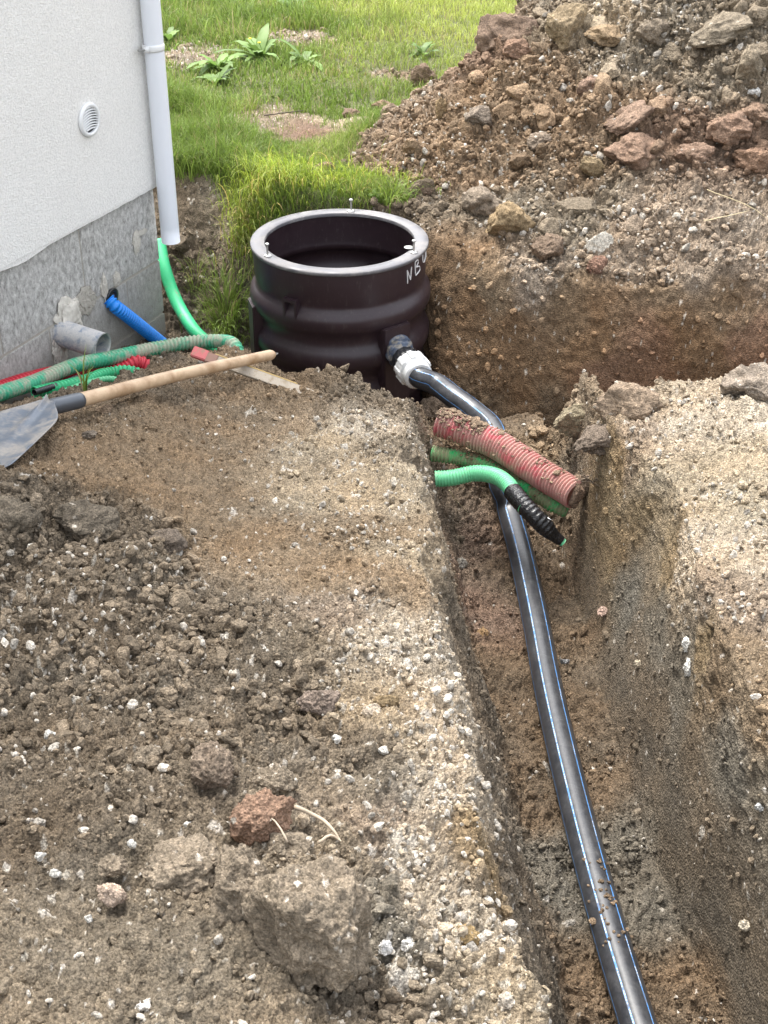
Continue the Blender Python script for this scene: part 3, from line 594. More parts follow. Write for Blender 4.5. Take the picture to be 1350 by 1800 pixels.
for a in [
 ('soil_clod','largest grey brown clod of earth at the bottom of the mound, flecked with white grit','clod',545,1650,225,285,CL,1,.75,20,10,.9,.3,GR,.45),
 ('soil_clod','grey brown wedge of earth leaning against the left of the largest clod','clod',425,1575,130,170,CL,2,.9,10,30,.9,.25,GR,.3),
 ('soil_clod','broad low cracked slab of earth left of the wedge clod','clod',335,1530,170,90,CL,23,.9,0,0,.9,.15,GR,.1),
 ('soil_clod','grey brown lump between the rust red clod and the largest clod','clod',505,1500,90,80,CL,24,.9,0,0,.9,.2,GR,.2),
 ('soil_clod','rust red brown clod perched behind the grey clods','clod',462,1452,125,85,RB,3,.6,5,20,.8,.1,GR,.8,5,-25),
 ('soil_clod','brown clod with a pale crumbly edge, just behind the rust red one','clod',478,1395,90,75,CL,4,.8,0,0,.9,.3,GR,.5),
 ('soil_clod','upright brown clod left of and above the rust red clod','clod',372,1375,90,110,(.165,.128,.095),5,.9,0,0,.9,.1,GR,.4),
 ('soil_clod','flat brown clod lying alone left of the upright clod','clod',262,1335,62,38,CL,6,.9,0,0,.9,.05,GR,.5),
 ('soil_clod','low cracked clod between the flat clod and the bottom left corner','clod',195,1530,60,36,CL,7,.9,0,0,.9,.05,GR,.4),
 ('soil_clod','dark lump of earth at the left edge just below the shovel blade','clod',25,925,110,70,(.12,.10,.075),8,.8,0,0,.9,.03,GR,.4),
 ('soil_clod','dark ragged lump of earth right of the one below the shovel blade','clod',150,925,120,60,(.12,.10,.075),9,1,0,0,.9,.05,GR,.3),
 ('soil_clod','dark clod at the end of the ragged row nearest the sandy patch','clod',290,965,80,50,(.125,.10,.078),10,1,0,0,.9,.05,GR,.3),
 ('soil_clod','brown clod at the right of the dark soil where the pinkish gravel begins','clod',560,1240,80,52,(.16,.125,.10),11,.9,0,0,.9,.08,GR,.4),
 ('soil_clod','olive brown clod right beside the pale dirty stone on the gravel edge','clod',680,1242,46,36,(.19,.14,.08),12,.6,0,0,.9,.1,GR,.4),
 ('soil_clod','ochre clod set in the white gravel right of the largest clod','clod',815,1655,62,56,(.24,.17,.085),13,.7,0,0,.9,.15,GR,.4),
 ('soil_clod','brown clod of earth covering the left end of the red duct','clod',772,728,80,46,(.165,.125,.09),22,.9,0,0,.9,.05,GR,.3),
 ('stone','pale dirty stone on the edge between dark soil and white gravel','stone',655,1258,38,26,(.42,.35,.27),14,.7,0,0,.9,0,GR,.6),
 ('stone','pinkish white stone half sunk in the soil at lower left','stone',198,1578,56,44,(.40,.31,.24),15,.7,0,0,.9,0,GR,.5),
 ('stone','blocky white stone at the bottom edge of the white gravel','stone',893,1768,42,48,(.52,.46,.38),16,.9,0,0,.9,0,GR,.5),
 ('stone','chalky white stone in the bottom left soil near the picture edge','stone',258,1775,36,26,(.6,.57,.52),17,.7,0,0,.9,0,GR,.5),
 ('stone','round white stone in the grey gravel beside the largest clod','stone',718,1665,28,24,(.58,.56,.52),18,.4,0,0,.9,0,GR,.5),
 ('stone','white stone next to the pipe side of the grey gravel, right of the largest clod','stone',676,1670,26,30,(.56,.55,.53),19,.5,0,0,.9,0,GR,.5),
 ('stone','flat grey stone standing proud in the left of the sandy patch','stone',158,770,28,18,(.17,.14,.11),20,.6,0,0,.9,0,GR,.6),
 ('stone','tan oval stone by the socket of the shovel','stone',185,724,36,14,(.30,.22,.15),21,.3,0,0,.9,0,GR,.6),
 ('rock','grey rounded rock beside the ochre rock behind the manhole','rock',848,362,82,66,(.19,.165,.13),30,.7,8,0,.9,.03,GH,.3),
 ('rock','ochre yellow rock touching the grey rounded rock behind the manhole','rock',893,392,100,80,(.27,.20,.105),31,.9,8,0,.9,.1,GH,.3),
 ('rock','dark brown clod right of the ochre rock on the pit edge','rock',965,440,66,52,(.13,.095,.07),32,.8,5,0,.9,.03,GH,.3),
 ('rock','white angular stone fragment standing upright on the pit edge','stone',1052,440,52,58,(.60,.56,.48),33,1,6,0,.35,0,GH,.5,5,15),
 ('rock','reddish clod directly below the white angular fragment','rock',1052,480,44,50,(.20,.12,.085),34,.7,0,0,.9,.1,GH,.3),
 ('rock','long rust brown rock lying in the middle of the heap','rock',1110,268,125,62,(.205,.130,.092),35,.8,5,0,.9,.03,GH,.3),
 ('rock','slanting rust brown slab just above the long rust brown rock','rock',1100,218,110,38,(.20,.135,.10),36,.9,0,0,.9,.03,GH,.5,5,-25),
 ('rock','big rounded rust brown rock near the right edge of the heap','rock',1280,240,88,60,(.215,.135,.095),37,.7,0,0,.9,.05,GH,.4),
 ('rock','rust brown rock at the right edge under the big rounded one','rock',1325,288,75,48,(.22,.13,.085),38,.8,0,0,.9,.03,GH,.4),
 ('rock','brown rock between the long rust rock and the big rounded rock','rock',1215,280,80,50,(.195,.125,.09),39,.9,0,0,.9,.03,GH,.3),
 ('rock','brown rock at the right edge above the big rounded one','rock',1325,208,80,40,(.20,.13,.09),40,.8,0,0,.9,.03,GH,.4),
 ('rock','tall ochre streaked boulder at the top left of the heap','rock',1000,55,85,100,(.25,.20,.12),41,.9,10,0,.7,.05,GH,.3),
 ('rock','dark chocolate block of earth on the lawn side of the heap crest','rock',895,62,120,95,(.13,.09,.068),42,.8,10,0,.8,.02,GH,.25),
 ('rock','reddish clod in front of the dark chocolate block','rock',905,98,62,40,(.21,.125,.085),43,.6,0,0,.9,.03,GH,.4),
 ('rock','greenish grey long boulder at the top of the heap','rock',1265,62,130,52,(.19,.172,.13),44,.9,0,0,.8,.05,GH,.4,5,-15),
 ('rock','greenish grey upright boulder right of centre in the heap','rock',1310,140,50,90,(.20,.178,.13),45,.8,0,0,.8,.05,GH,.4),
 ('rock','ochre orange flat rock under the tall streaked boulder','rock',1068,70,80,34,(.26,.19,.11),46,.8,0,0,.9,.03,GH,.4),
 ('rock','grey olive rock beside the ochre orange flat rock','rock',1150,66,70,48,(.20,.175,.135),47,.8,0,0,.9,.03,GH,.4),
 ('rock','ochre slab leaning on the left flank of the heap','rock',775,205,26,52,(.28,.20,.10),48,.6,0,0,.5,.03,GH,.4),
 ('rock','small white stone high at the right of the heap','stone',1327,168,26,18,(.62,.61,.58),49,.8,0,0,.9,0,GH,.7),
 ('rock','dark jagged clod where the heap meets the lawn','rock',748,150,58,60,(.15,.105,.075),50,1,0,0,.8,.03,GH,.3),
 ('rock','brown clod on the edge between heap and bare lawn patch','rock',672,196,44,28,(.20,.14,.085),51,.8,0,0,.8,.03,GH,.4),
 ('rock','dark clod lying on the bare patch of the lawn','rock',615,206,40,24,(.16,.11,.08),52,.8,0,0,.8,.03,GH,.4),
 ('rock','red brown clod left of the heap just beyond the grass tuft','rock',568,305,44,34,(.17,.115,.08),53,.8,0,0,.8,.03,GH,.4),
 ('rock','grey brown rock in the heap above the grey rounded rock','rock',845,215,56,44,(.17,.15,.125),54,.8,0,0,.8,.03,GH,.3),
 ('rock','dull brown rock low on the heap above the ochre rock','rock',955,255,60,44,(.17,.14,.11),55,.8,0,0,.8,.03,GH,.3),
 ('rock','small brown rock beside the short weed at the manhole','rock',745,337,46,30,(.20,.145,.11),56,.8,0,0,.8,.03,GH,.3),
 ('rock','yellow clay lump half way up the heap','rock',1040,300,50,42,(.24,.185,.10),57,.8,0,0,.8,.03,GH,.3),
 ('rock','shaded brown rock under the slanting slab','rock',1035,160,60,40,(.185,.12,.09),58,.8,0,0,.8,.03,GH,.3),
 ('soil_block','yellow and grey squared block of earth on the pit edge behind the red duct','clod',1018,738,88,66,(.255,.215,.145),60,.9,8,0,.9,.05,GP,.35),
 ('soil_block','pinkish brown block of earth on the pit edge right of the yellow grey block','clod',1105,712,130,70,(.225,.17,.12),61,.8,8,0,.8,.08,GP,.35),
 ('soil_block','gritty block of earth on the pit edge at the right side of the photo','clod',1325,690,130,85,(.20,.165,.13),62,.8,5,0,.8,.25,GP,.35),
 ('soil_block','slanted brown slab of earth above the end of the red duct','clod',1060,778,110,48,(.165,.13,.10),63,.9,0,0,.8,.08,GP,.4,5,-25),
 ('stone','small pointed grey stone at the foot of the left trench wall','stone',812,998,24,30,(.36,.33,.28),70,.9,0,0,.6,0,GT,.5),
 ('stone','ochre stone pressed into the trench floor left of the black pipe','stone',848,1120,32,34,(.32,.21,.11),71,.5,0,0,.9,0,GT,.2),
 ('soil_clod','brown clod of earth packed against the right end of the red duct','clod',1026,872,44,50,(.185,.135,.095),78,.9,0,0,.9,.05,GT,.9),
 ('stone','pale brick fragment on the trench floor right of the black pipe','stone',1048,1368,32,16,(.40,.28,.23),72,.9,0,0,.7,0,GT,.5),
 ('stone','pinkish stone at the top of the smooth right trench wall','stone',1062,1079,26,16,(.42,.30,.24),73,.6,0,0,.8,0,GT,.5),
 ('stone','cream pebble below the pinkish stone on the right trench wall','stone',1122,1170,18,16,(.50,.43,.32),74,.6,0,0,.8,0,GT,.5),
 ('stone','bluish grey stone chip in the right trench wall near the picture edge','stone',1335,1422,20,18,(.48,.48,.46),75,.9,0,0,.8,0,GT,.5),
 ('stone','rounded beige stone low in the right trench wall','stone',1312,1630,30,24,(.42,.37,.29),76,.4,0,0,.8,0,GT,.4),
 ('stone','slate grey pebble on the trench floor beside the pipe','stone',993,1167,18,16,(.20,.20,.20),77,.4,0,0,.8,0,GT,.4),
]:
    if len(a) > 14 and a[14] == GH and 'white' not in a[1]: a = a[:7] + (tuple(np.array(a[7]) * .62 + HEAPMIX * .38),) + a[8:]
    rock(*a)
# white lime smear stuck to the right trench wall
def lime(px, py, wpx, hpx, seed, label):
    c = hit(px, py); d = c[1] * cp + (2 - c[2]) * sp
    V, F_ = rock_shape(5, seed, .4, .35); V = V / np.abs(V).max(0) * np.array([wpx * d / FPX / 2, .012 + wpx * d / FPX / 3, hpx * d / FPX / 2 * 1.1])
    V += V * (.25 * fbm(V * 40, 3))[:, None]
    o = mesh_np('lime_lump', V, F_, M_ROCK, col=np.tile([.74, .72, .66], (len(V), 1))); o.location = c; tag(o, label, 'lime lump')
lime(1211, 1175, 24, 48, 80, 'white lump of lime in the right trench wall, the larger lower one')
lime(1208, 1132, 20, 30, 81, 'smaller white lump of lime just above the larger one in the trench wall')
WP = [(72,1508,'white pebble left of the half sunk pinkish stone'),(98,1538,'squarish white pebble at the far left above the bottom corner'),(232,1488,'white chip above the half sunk pinkish stone'),(142,1384,'white pebble in dark soil at mid left of the mound'),(88,1296,'bright white pebble in the dark soil near the left edge'),(332,1456,'flat white pebble left of the rust red clod'),(434,1655,'white pebble lying between the wedge clod and the largest clod'),(155,1618,'white pebble beneath the half sunk pinkish stone'),(284,1440,'cluster pebble of off white left of the flat white one'),(464,1148,'largest white pebble in the dark soil near the middle'),(268,918,'white pebble at the sandy edge of the dark row'),(315,978,'rounded white pebble on the sandy patch'),(675,1322,'oval white pebble on the pinkish strip left of the gravel'),(645,1390,'elongated white pebble below the oval one on the pinkish strip'),(593,1303,'tiny bright chip beside the dark soil and pinkish strip'),(95,1085,'light grey pebble in the gravelly part near the left edge')]
for k, (a, b, l) in enumerate(WP):
    rock('pebble', l, 'pebble', a, b, 22 - (k % 4) * 2, 17 + (k % 3) * 2, (.56, .54, .49), 90 + k, .8, 0, 0, .8, 0, GW, .5, 3)

# ------------------------------------------------------------------ house
HD = np.array([-.426, -.905, 0]); HD /= np.linalg.norm(HD)      # along the visible face, towards the viewer
HN = np.array([HD[1] * -1, HD[0], 0]); HN = np.array([.905, -.426, 0]) / np.linalg.norm([.905, -.426])   # out of that face
HC = np.array([-.91, 5.35, 0])
def onwall(px, py, off=0.0):
    d = ray(px, py); t = ((HC + HN * off - CAM) @ HN) / (d @ HN); return CAM + d * t
def wall_frame(): # local: x along face away from the corner, y inwards, z up
    return Matrix(((HD[0], -HN[0], 0, HC[0]), (HD[1], -HN[1], 0, HC[1]), (0, 0, 1, 0), (0, 0, 0, 1)))
house = empty('house', tuple(HC + np.array([0, 0, -.9])), 'corner of a white roughcast house on a bare grey block base', 'house')
WF = wall_frame()
def slab(name, x0, x1, y0, y1, z0, z1, m, bev=.004, edge=None, parent=house):
    bm = bmesh.new(); bmesh.ops.create_cube(bm, size=1)
    for v in bm.verts: v.co = Vector(((x0 + x1) / 2 + v.co.x * (x1 - x0), (y0 + y1) / 2 + v.co.y * (y1 - y0), (z0 + z1) / 2 + v.co.z * (z1 - z0)))
    if bev: bmesh.ops.bevel(bm, geom=bm.edges[:], offset=bev, segments=2, affect='EDGES')
    M = Matrix.Translation(-Vector(parent.location)) @ WF if parent else WF
    bmesh.ops.transform(bm, matrix=M, verts=bm.verts)
    return mesh_bm(name, bm, m, parent)
# roughcast
m, t, b = mat('roughcast'); tc = N(t, 'ShaderNodeTexCoord').outputs['Object']
n1 = noise(t, 130, 3, .6, tc, .6); n2 = noise(t, 3, 4, .6, tc); n3 = noise(t, 420, 2, .5, tc)
c = mixc(t, n2.outputs[0], (.74, .73, .70), (.82, .81, .78)); rr = ramp(t, n1.outputs[0], [(.3, (.86,) * 3), (.62, (1.06,) * 3)]); c = mixc(t, 1, c, rr.outputs[0], 'MULTIPLY')
t.links.new(c, b.inputs['Base Color']); b.inputs['Roughness'].default_value = .9
a = N(t, 'ShaderNodeMath', operation='MULTIPLY_ADD'); t.links.new(n3.outputs[0], a.inputs[0]); a.inputs[1].default_value = .3; t.links.new(n1.outputs[0], a.inputs[2])
bump(t, b, a.outputs[0], .75, .006); M_ROUGH = m
# block base: blocks with mortar joints, grey scratched paint over brown concrete
m, t, b = mat('block_concrete'); tcn = N(t, 'ShaderNodeTexCoord'); tc = tcn.outputs['Object']
mp = N(t, 'ShaderNodeMapping'); mp.inputs['Scale'].default_value = (1, 1, .6); mp.inputs['Rotation'].default_value = (0, .25, 0); t.links.new(tc, mp.inputs[0])
n1 = noise(t, 55, 8, .85, mp.outputs[0], .3); n2 = noise(t, 6, 4, .6, tc); n3 = noise(t, 240, 4, .75, tc)
r1 = ramp(t, n1.outputs[0], [(.36, (.20, .195, .18)), (.45, (.40, .39, .37)), (.53, (.56, .55, .53)), (.62, (.74, .73, .70))])
r2 = ramp(t, n3.outputs[0], [(.3, (.26, .25, .22)), (.7, (.42, .40, .355))])
sx = N(t, 'ShaderNodeSeparateXYZ'); t.links.new(tc, sx.inputs[0])
hz = N(t, 'ShaderNodeMapRange'); hz.inputs[1].default_value = .55; hz.inputs[2].default_value = .85; t.links.new(sx.outputs[2], hz.inputs[0])
ad = N(t, 'ShaderNodeMath', operation='MULTIPLY_ADD', use_clamp=True); t.links.new(n2.outputs[0], ad.inputs[0]); ad.inputs[1].default_value = 1.6; ad.inputs[2].default_value = -.8
ad2 = N(t, 'ShaderNodeMath', operation='ADD', use_clamp=True); t.links.new(ad.outputs[0], ad2.inputs[0]); t.links.new(hz.outputs[0], ad2.inputs[1])
c = mixc(t, ad2.outputs[0], r2.outputs[0], r1.outputs[0])
t.links.new(c, b.inputs['Base Color']); b.inputs['Roughness'].default_value = .85
a = N(t, 'ShaderNodeMath', operation='ADD'); t.links.new(n1.outputs[0], a.inputs[0]); t.links.new(n3.outputs[0], a.inputs[1]); bump(t, b, a.outputs[0], .8, .008); M_BLOCK = m
M_MORTAR = plain('mortar', (.38, .355, .31), .9, 0, 60, .3, .6); M_WHITEMORTAR = plain('white_mortar', (.56, .53, .47), .9, 0, 50, .3, .7)
ZR = .18
slab('rendered_wall', -.012, 7.0, -.018, .25, ZR, 4.2, M_ROUGH, .006)
slab('side_wall', -.012, .25, .252, 6, ZR, 4.2, M_ROUGH, .006)
# ragged lower edge of the roughcast
bm = bmesh.new(); n = 700; rows = []
e1 = fbm(np.stack([np.linspace(0, 7, n) * 9, np.zeros(n), np.zeros(n)], 1), 4) * .006 + np.maximum(0, fbm(np.stack([np.linspace(0, 7, n) * 3, np.ones(n) * 5, np.zeros(n)], 1), 3) - .25) * .03
for k in range(n):
    x = 7 * k / (n - 1) - .008; zb = ZR - .006 - abs(e1[k])
    rows.append([bm.verts.new(WF @ Vector((x, yy, zz)) - Vector(house.location)) for yy, zz in ((-.0155, ZR + .02), (-.0155, zb + .003), (-.012, zb), (.03, zb))])
for p, q in zip(rows[:-1], rows[1:]):
    for k in range(3): bm.faces.new((p[k], q[k], q[k + 1], p[k + 1]))
mesh_bm('render_edge', bm, M_ROUGH, house)
# base as courses of blocks, joints recessed
fnd = slab('foundation', .012, 7.0, .0035, .24, -1.0, ZR - .003, M_MORTAR, 0)
slab('side_foundation', .012, .24, .243, 6, -1.0, ZR - .003, M_BLOCK, 0)
def blocks(name):
    bm = bmesh.new(); r = np.random.default_rng(5)
    for row, (z0, z1) in enumerate(((-.13, ZR - .004), (-.36, -.135), (-.59, -.365), (-.82, -.595))):
        x = 0.0 - (.26 if row % 2 else 0); k = 0
        while x < 6.9:
            x1 = x + .50; xa = max(x, 0) ; dd = r.uniform(0, .002)
            g = bmesh.ops.create_cube(bm, size=1)['verts']
            for v in g: v.co = Vector(((xa + x1) / 2 + v.co.x * (x1 - xa - .005), .06 + dd + v.co.y * .12, (z0 + z1) / 2 + v.co.z * (z1 - z0 - .004)))
            x = x1
    bmesh.ops.bevel(bm, geom=bm.edges[:], offset=.002, segments=2, affect='EDGES')
    bmesh.ops.transform(bm, matrix=Matrix.Translation(-Vector(house.location)) @ WF, verts=bm.verts)
    o = mesh_bm(name, bm, M_BLOCK, house); return o
blocks('block_courses')
def blob(name, px, py, w_, h_, th, m, seed, parent, shift=(0, 0, 0)):
    c = onwall(px, py); d = c[1] * cp + (2 - c[2]) * sp; r = np.random.default_rng(seed)
    V, F_ = ICO[5]; V = V.copy(); V += V * (.35 * fbm(V * 1.7 + seed, 3, .5))[:, None]
    a, h = w_ * d / FPX / 2 * 1.35, h_ * d / FPX / 2
    X = V[:, :1] * HD * a + V[:, 1:2] * HN * th + V[:, 2:3] * np.array([0, 0, h]); X += X * 0 + (HN * .004 * fbm(V * 14 + seed, 3)[:, None])
    return mesh_np(name, into(parent, X + c + np.array(shift)), F_, m, parent)
blob('mortar_patch', 240, 425, 18, 40, .004, M_WHITEMORTAR, 3, house); blob('mortar_patch', 250, 408, 22, 10, .004, M_WHITEMORTAR, 5, house)

# downpipe on the corner
M_PVC = plain('white_pvc', (.74, .77, .82), .3, 0, 12, .04, .02)
DP = HC + HN * .058 + HD * .005
dp = empty('downpipe', (DP[0], DP[1], -.06), 'pale blue white plastic downpipe hanging on the house corner, ending above the ditch', 'downpipe')
top = DP + np.array([0, 0, 4.0]); bot = DP + np.array([0.004, 0, -.045])
P = np.linspace(top, bot, 60); make_tube('pipe', P, .037, M_PVC, dp, 40, bore=.0335)
bz = onwall(250, 78)[2]
bm = lathe_bm([(.0372, -.012), (.041, -.012), (.0425, -.006), (.0425, .006), (.041, .012), (.0372, .012)], 48)
for sx_ in (-1,):
    g = bmesh.ops.create_cube(bm, size=1)['verts']
    for v in g: v.co = Vector((v.co.x * .02 + (HD[0] * .046), v.co.y * .02 + HD[1] * .046, v.co.z * .02))
M_WPL = plain('white_plastic', (.74, .75, .75), .35, 0, 20, .04, .03)
bk = mesh_bm('bracket', bm, M_WPL, dp, True); bk.location = (0, 0, bz + .06)
M_STEEL = plain('zinc_steel', (.55, .54, .52), .35, .9, 60, .15, .1)
sP = np.array([DP + HD * .05 + np.array([0, 0, bz]), DP + HD * .085 - HN * .01 + np.array([0, 0, bz + .003])])
make_tube('screw', sP, .004, M_STEEL, dp, 10)
make_tube('rod', np.array([DP - HN * .03 + np.array([0, 0, bz]), DP - HN * .07 + np.array([0, 0, bz])]), .004, M_STEEL, dp, 10)

# round air vent
vc = onwall(155, 210, .018)
vent = empty('air_vent', tuple(vc), 'small round white louvred vent on the roughcast wall', 'vent')
MV = oriented(None, (0, 0, 0), HN, (0, 0, 1))
bm = lathe_bm([(.046, .0), (.060, 0), (.061, .006), (.058, .012), (.050, .014), (.046, .011), (.046, 0)], 56); bm.transform(MV); mesh_bm('rim', bm, M_WPL, vent, True)
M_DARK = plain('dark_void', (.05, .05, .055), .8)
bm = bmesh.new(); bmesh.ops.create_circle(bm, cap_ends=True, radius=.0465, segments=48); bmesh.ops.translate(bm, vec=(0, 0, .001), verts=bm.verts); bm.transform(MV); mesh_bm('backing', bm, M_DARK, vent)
for k in range(9):          # louvres curved as in the photo
    y = -.037 + k * .0093; hw = math.sqrt(max(0.0, .046 ** 2 - y * y)) * .98; bm = bmesh.new(); pr = None
    for q in range(13):
        x = -hw + 2 * hw * q / 12; yy = y + .012 * math.cos(x / .046 * 1.4) - .006
        cur = [bm.verts.new((yy + a_, x, z_)) for a_, z_ in ((-.0015, .011), (.0038, .0035), (.0050, .0040), (0, .0125))]
        if pr:
            for e in range(4): bm.faces.new((pr[e], cur[e], cur[(e + 1) % 4], pr[(e + 1) % 4]))
        pr = cur
    bm.transform(MV); mesh_bm('louvre', bm, M_WPL, vent, True)

# grey drain stub with mortar
ds = onwall(108, 585); dirn = HN * 1.0 + np.array([0.0, 0, -.10]); dirn /= np.linalg.norm(dirn)
stub = empty('drain_pipe', tuple(ds), 'short grey plastic drain pipe stub sticking out of the block base, smeared with mortar', 'pipe')
M_GPVC = dirty_plastic('grey_pvc', (.23, .27, .33), (.55, .53, .50), .75, 22, .4)
P = ds + dirn * np.linspace(-.06, .185, 30)[:, None]; make_tube('pipe', P, .050, M_GPVC, stub, 48, bore=.0465)
blob('mortar_collar', 120, 560, 52, 80, .022, M_WHITEMORTAR, 11, stub); blob('mortar_collar', 150, 530, 40, 50, .008, M_MORTAR, 12, stub); blob('mortar_collar', 105, 615, 30, 60, .012, M_WHITEMORTAR, 13, stub)

# sleeve in the wall and hoses
def corr(P, r, pitch, amp):
    s = np.concatenate([[0], np.cumsum(np.linalg.norm(np.diff(P, axis=0), axis=1))])
    w_ = np.sin(2 * np.pi * s / pitch); return r * (1 - amp * .5 + amp * .5 * np.tanh(w_ * 2.2) / .976)
def hose(name, label, pts, r, m, pitch=None, amp=.14, seg=28, open_=True, parent=None, cat='hose'):
    P, s = resample(pts, (pitch / 8) if pitch else .01)
    rad = corr(P, r, pitch, amp) if pitch else np.full(len(P), r)
    o = make_tube(name, P, rad, m, parent, seg, bore=(r * .8 if open_ else None))
    if parent is None: tag(o, label, cat)
    return o
M_BLACK = dirty_plastic('black_plastic', (.022, .023, .026), (.16, .15, .14), .35, 30, .3)
sc0 = onwall(196, 522)
slv = empty('wall_sleeve', tuple(sc0), 'black flanged sleeve set in a rough hole in the block base above the blue hose', 'sleeve')
bm = lathe_bm([(.022, -.03), (.022, .006), (.036, .008), (.038, .003), (.030, -.01)], 32); bm.transform(oriented(None, (0, 0, 0), HN + np.array([0, 0, -.15]), (0, 0, 1))); mesh_bm('flange', bm, M_BLACK, slv, True)
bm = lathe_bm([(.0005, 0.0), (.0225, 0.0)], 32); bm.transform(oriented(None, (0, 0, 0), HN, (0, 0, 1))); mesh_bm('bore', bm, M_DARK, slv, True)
blob('mortar_smear', 183, 505, 13, 44, .008, M_WHITEMORTAR, 21, slv); blob('mortar_smear', 205, 490, 14, 24, .008, M_WHITEMORTAR, 22, slv)
M_BLUE = dirty_plastic('blue_plastic', (.012, .24, .78), (.10, .12, .16), .15, 40, .35)
a0 = onwall(194, 530, .01)
hose('blue_hose', 'bright blue corrugated hose running down from the wall sleeve', [onwall(190, 526, .0), onwall(203, 539, .026), onwall(225, 556, .034), onwall(255, 580, .036), onwall(290, 608, .04), onwall(318, 632, .05)], .0275, M_BLUE, .0155, .22)
M_GRS = dirty_plastic('green_smooth', (.03, .40, .17), (.25, .22, .17), .3, 12, .5)
M_GRC = dirty_plastic('green_corrugated', (.02, .30, .15), (.42, .38, .30), .65, 14, .55, (.07, .42, .25))
M_GRD = dirty_plastic('green_dirty', (.03, .40, .12), (.24, .19, .12), .72, 22, .55)
M_GRL = dirty_plastic('light_green', (.13, .50, .25), (.30, .26, .18), .3, 16, .45)
M_RED = dirty_plastic('red_plastic', (.50, .025, .045), (.25, .17, .12), .35, 20, .45)
M_REDD = dirty_plastic('red_dirty', (.52, .06, .085), (.44, .28, .23), .78, 16, .65, (.58, .16, .18))
hose('green_hose', 'smooth bright green hose coming round the house corner beneath the downpipe', [WY(280, 425, 5.60), WY(289, 470, 5.50), WY(306, 520, 5.42), WY(327, 560, 5.32), WY(352, 592, 5.18), WY(400, 625, 5.0), WY(430, 650, 4.9)], .0265, M_GRS, None, 0, 28)
hose('green_conduit', 'long light green corrugated conduit looping along the ditch beneath the blue hose, streaked with mortar', [WY(-90, 725, 3.95), WY(0, 692, 4.15), WY(60, 672, 4.33), WY(130, 643, 4.52), WY(200, 628, 4.68), WY(270, 613, 4.80), WY(335, 602, 4.86), WY(385, 600, 4.84), WY(410, 606, 4.76), WY(422, 630, 4.70)], .0275, M_GRC, .016, .16, 30, cat='conduit')
hose('green_hose', 'short mid green corrugated hose below the long green conduit', [WY(60, 690, 4.22), WY(140, 672, 4.36), WY(190, 656, 4.48), WY(238, 655, 4.5), WY(300, 690, 4.5)], .022, M_GRS, .0145, .17)
hose('teal_hose', 'thin pale teal hose half buried between the ditch and the mound', [WY(50, 715, 4.1), WY(110, 690, 4.22), WY(160, 672, 4.32), WY(205, 668, 4.36), WY(250, 700, 4.36)], .012, M_GRL, .011, .14)
hose('black_hose', 'thin black hose beside the teal one at the edge of the mound', [WY(60, 690, 4.18), WY(105, 676, 4.30), WY(140, 664, 4.40), WY(160, 668, 4.4)], .011, M_BLACK, .008, .1)
hose('red_conduit', 'red corrugated conduit lying in the ditch along the wall behind the green ones', [WY(-80, 712, 4.15), WY(0, 684, 4.35), WY(50, 668, 4.45), WY(110, 655, 4.58), WY(180, 652, 4.66), WY(215, 648, 4.68), WY(250, 640, 4.72), WY(300, 690, 4.72)], .030, M_RED, .0155, .18, cat='conduit')

# ------------------------------------------------------------------ shovel
M_WOOD, t, b = mat('ash_wood'); tc = N(t, 'ShaderNodeTexCoord').outputs['Generated']; mp = N(t, 'ShaderNodeMapping'); mp.inputs['Scale'].default_value = (3, 40, 40); t.links.new(tc, mp.inputs[0])
n1 = noise(t, 4, 5, .6, mp.outputs[0]); n2 = noise(t, 14, 4, .6, N(t, 'ShaderNodeTexCoord').outputs['Object'])
c = mixc(t, n1.outputs[0], (.40, .27, .16), (.56, .42, .28)); r_ = ramp(t, n2.outputs[0], [(.42, (1, 1, 1)), (.66, (.62, .54, .45))]); c = mixc(t, 1, c, r_.outputs[0], 'MULTIPLY')
t.links.new(c, b.inputs['Base Color']); b.inputs['Roughness'].default_value = .5; bump(t, b, n1.outputs[0], .1, .001)
h0, h1 = W(122, 708, .235), W(480, 623, -.035)
sv = empty('shovel', tuple(h0), 'shovel with a long pale wooden handle and worn grey steel blade lying on the mound', 'shovel')
P, s = resample([h0, (h0 + h1) / 2 + np.array([0, 0, .006]), h1], .01)
rad = np.interp(np.linspace(0, 1, len(P)), [0, .3, .9, .985, 1], [.0205, .0195, .018, .018, .012]); make_tube('handle', P, rad, M_WOOD, sv, 28)
hd = (h0 - h1) / np.linalg.norm(h0 - h1)
M_BLADE = dirty_plastic('worn_steel', (.085, .105, .135), (.27, .25, .225), .65, 11, .4)
M_SOCK = plain('socket_steel', (.075, .085, .10), .4, .4, 30, .15, .1)
sP, s = resample([h0 - hd * .045, h0 + hd * .03, h0 + hd * .075, h0 + hd * .11 + np.array([0, 0, -.004])], .008)
make_tube('socket', sP, np.interp(np.linspace(0, 1, len(sP)), [0, .1, .7, 1], [.0215, .0225, .0225, .017]), M_SOCK, sv, 28)
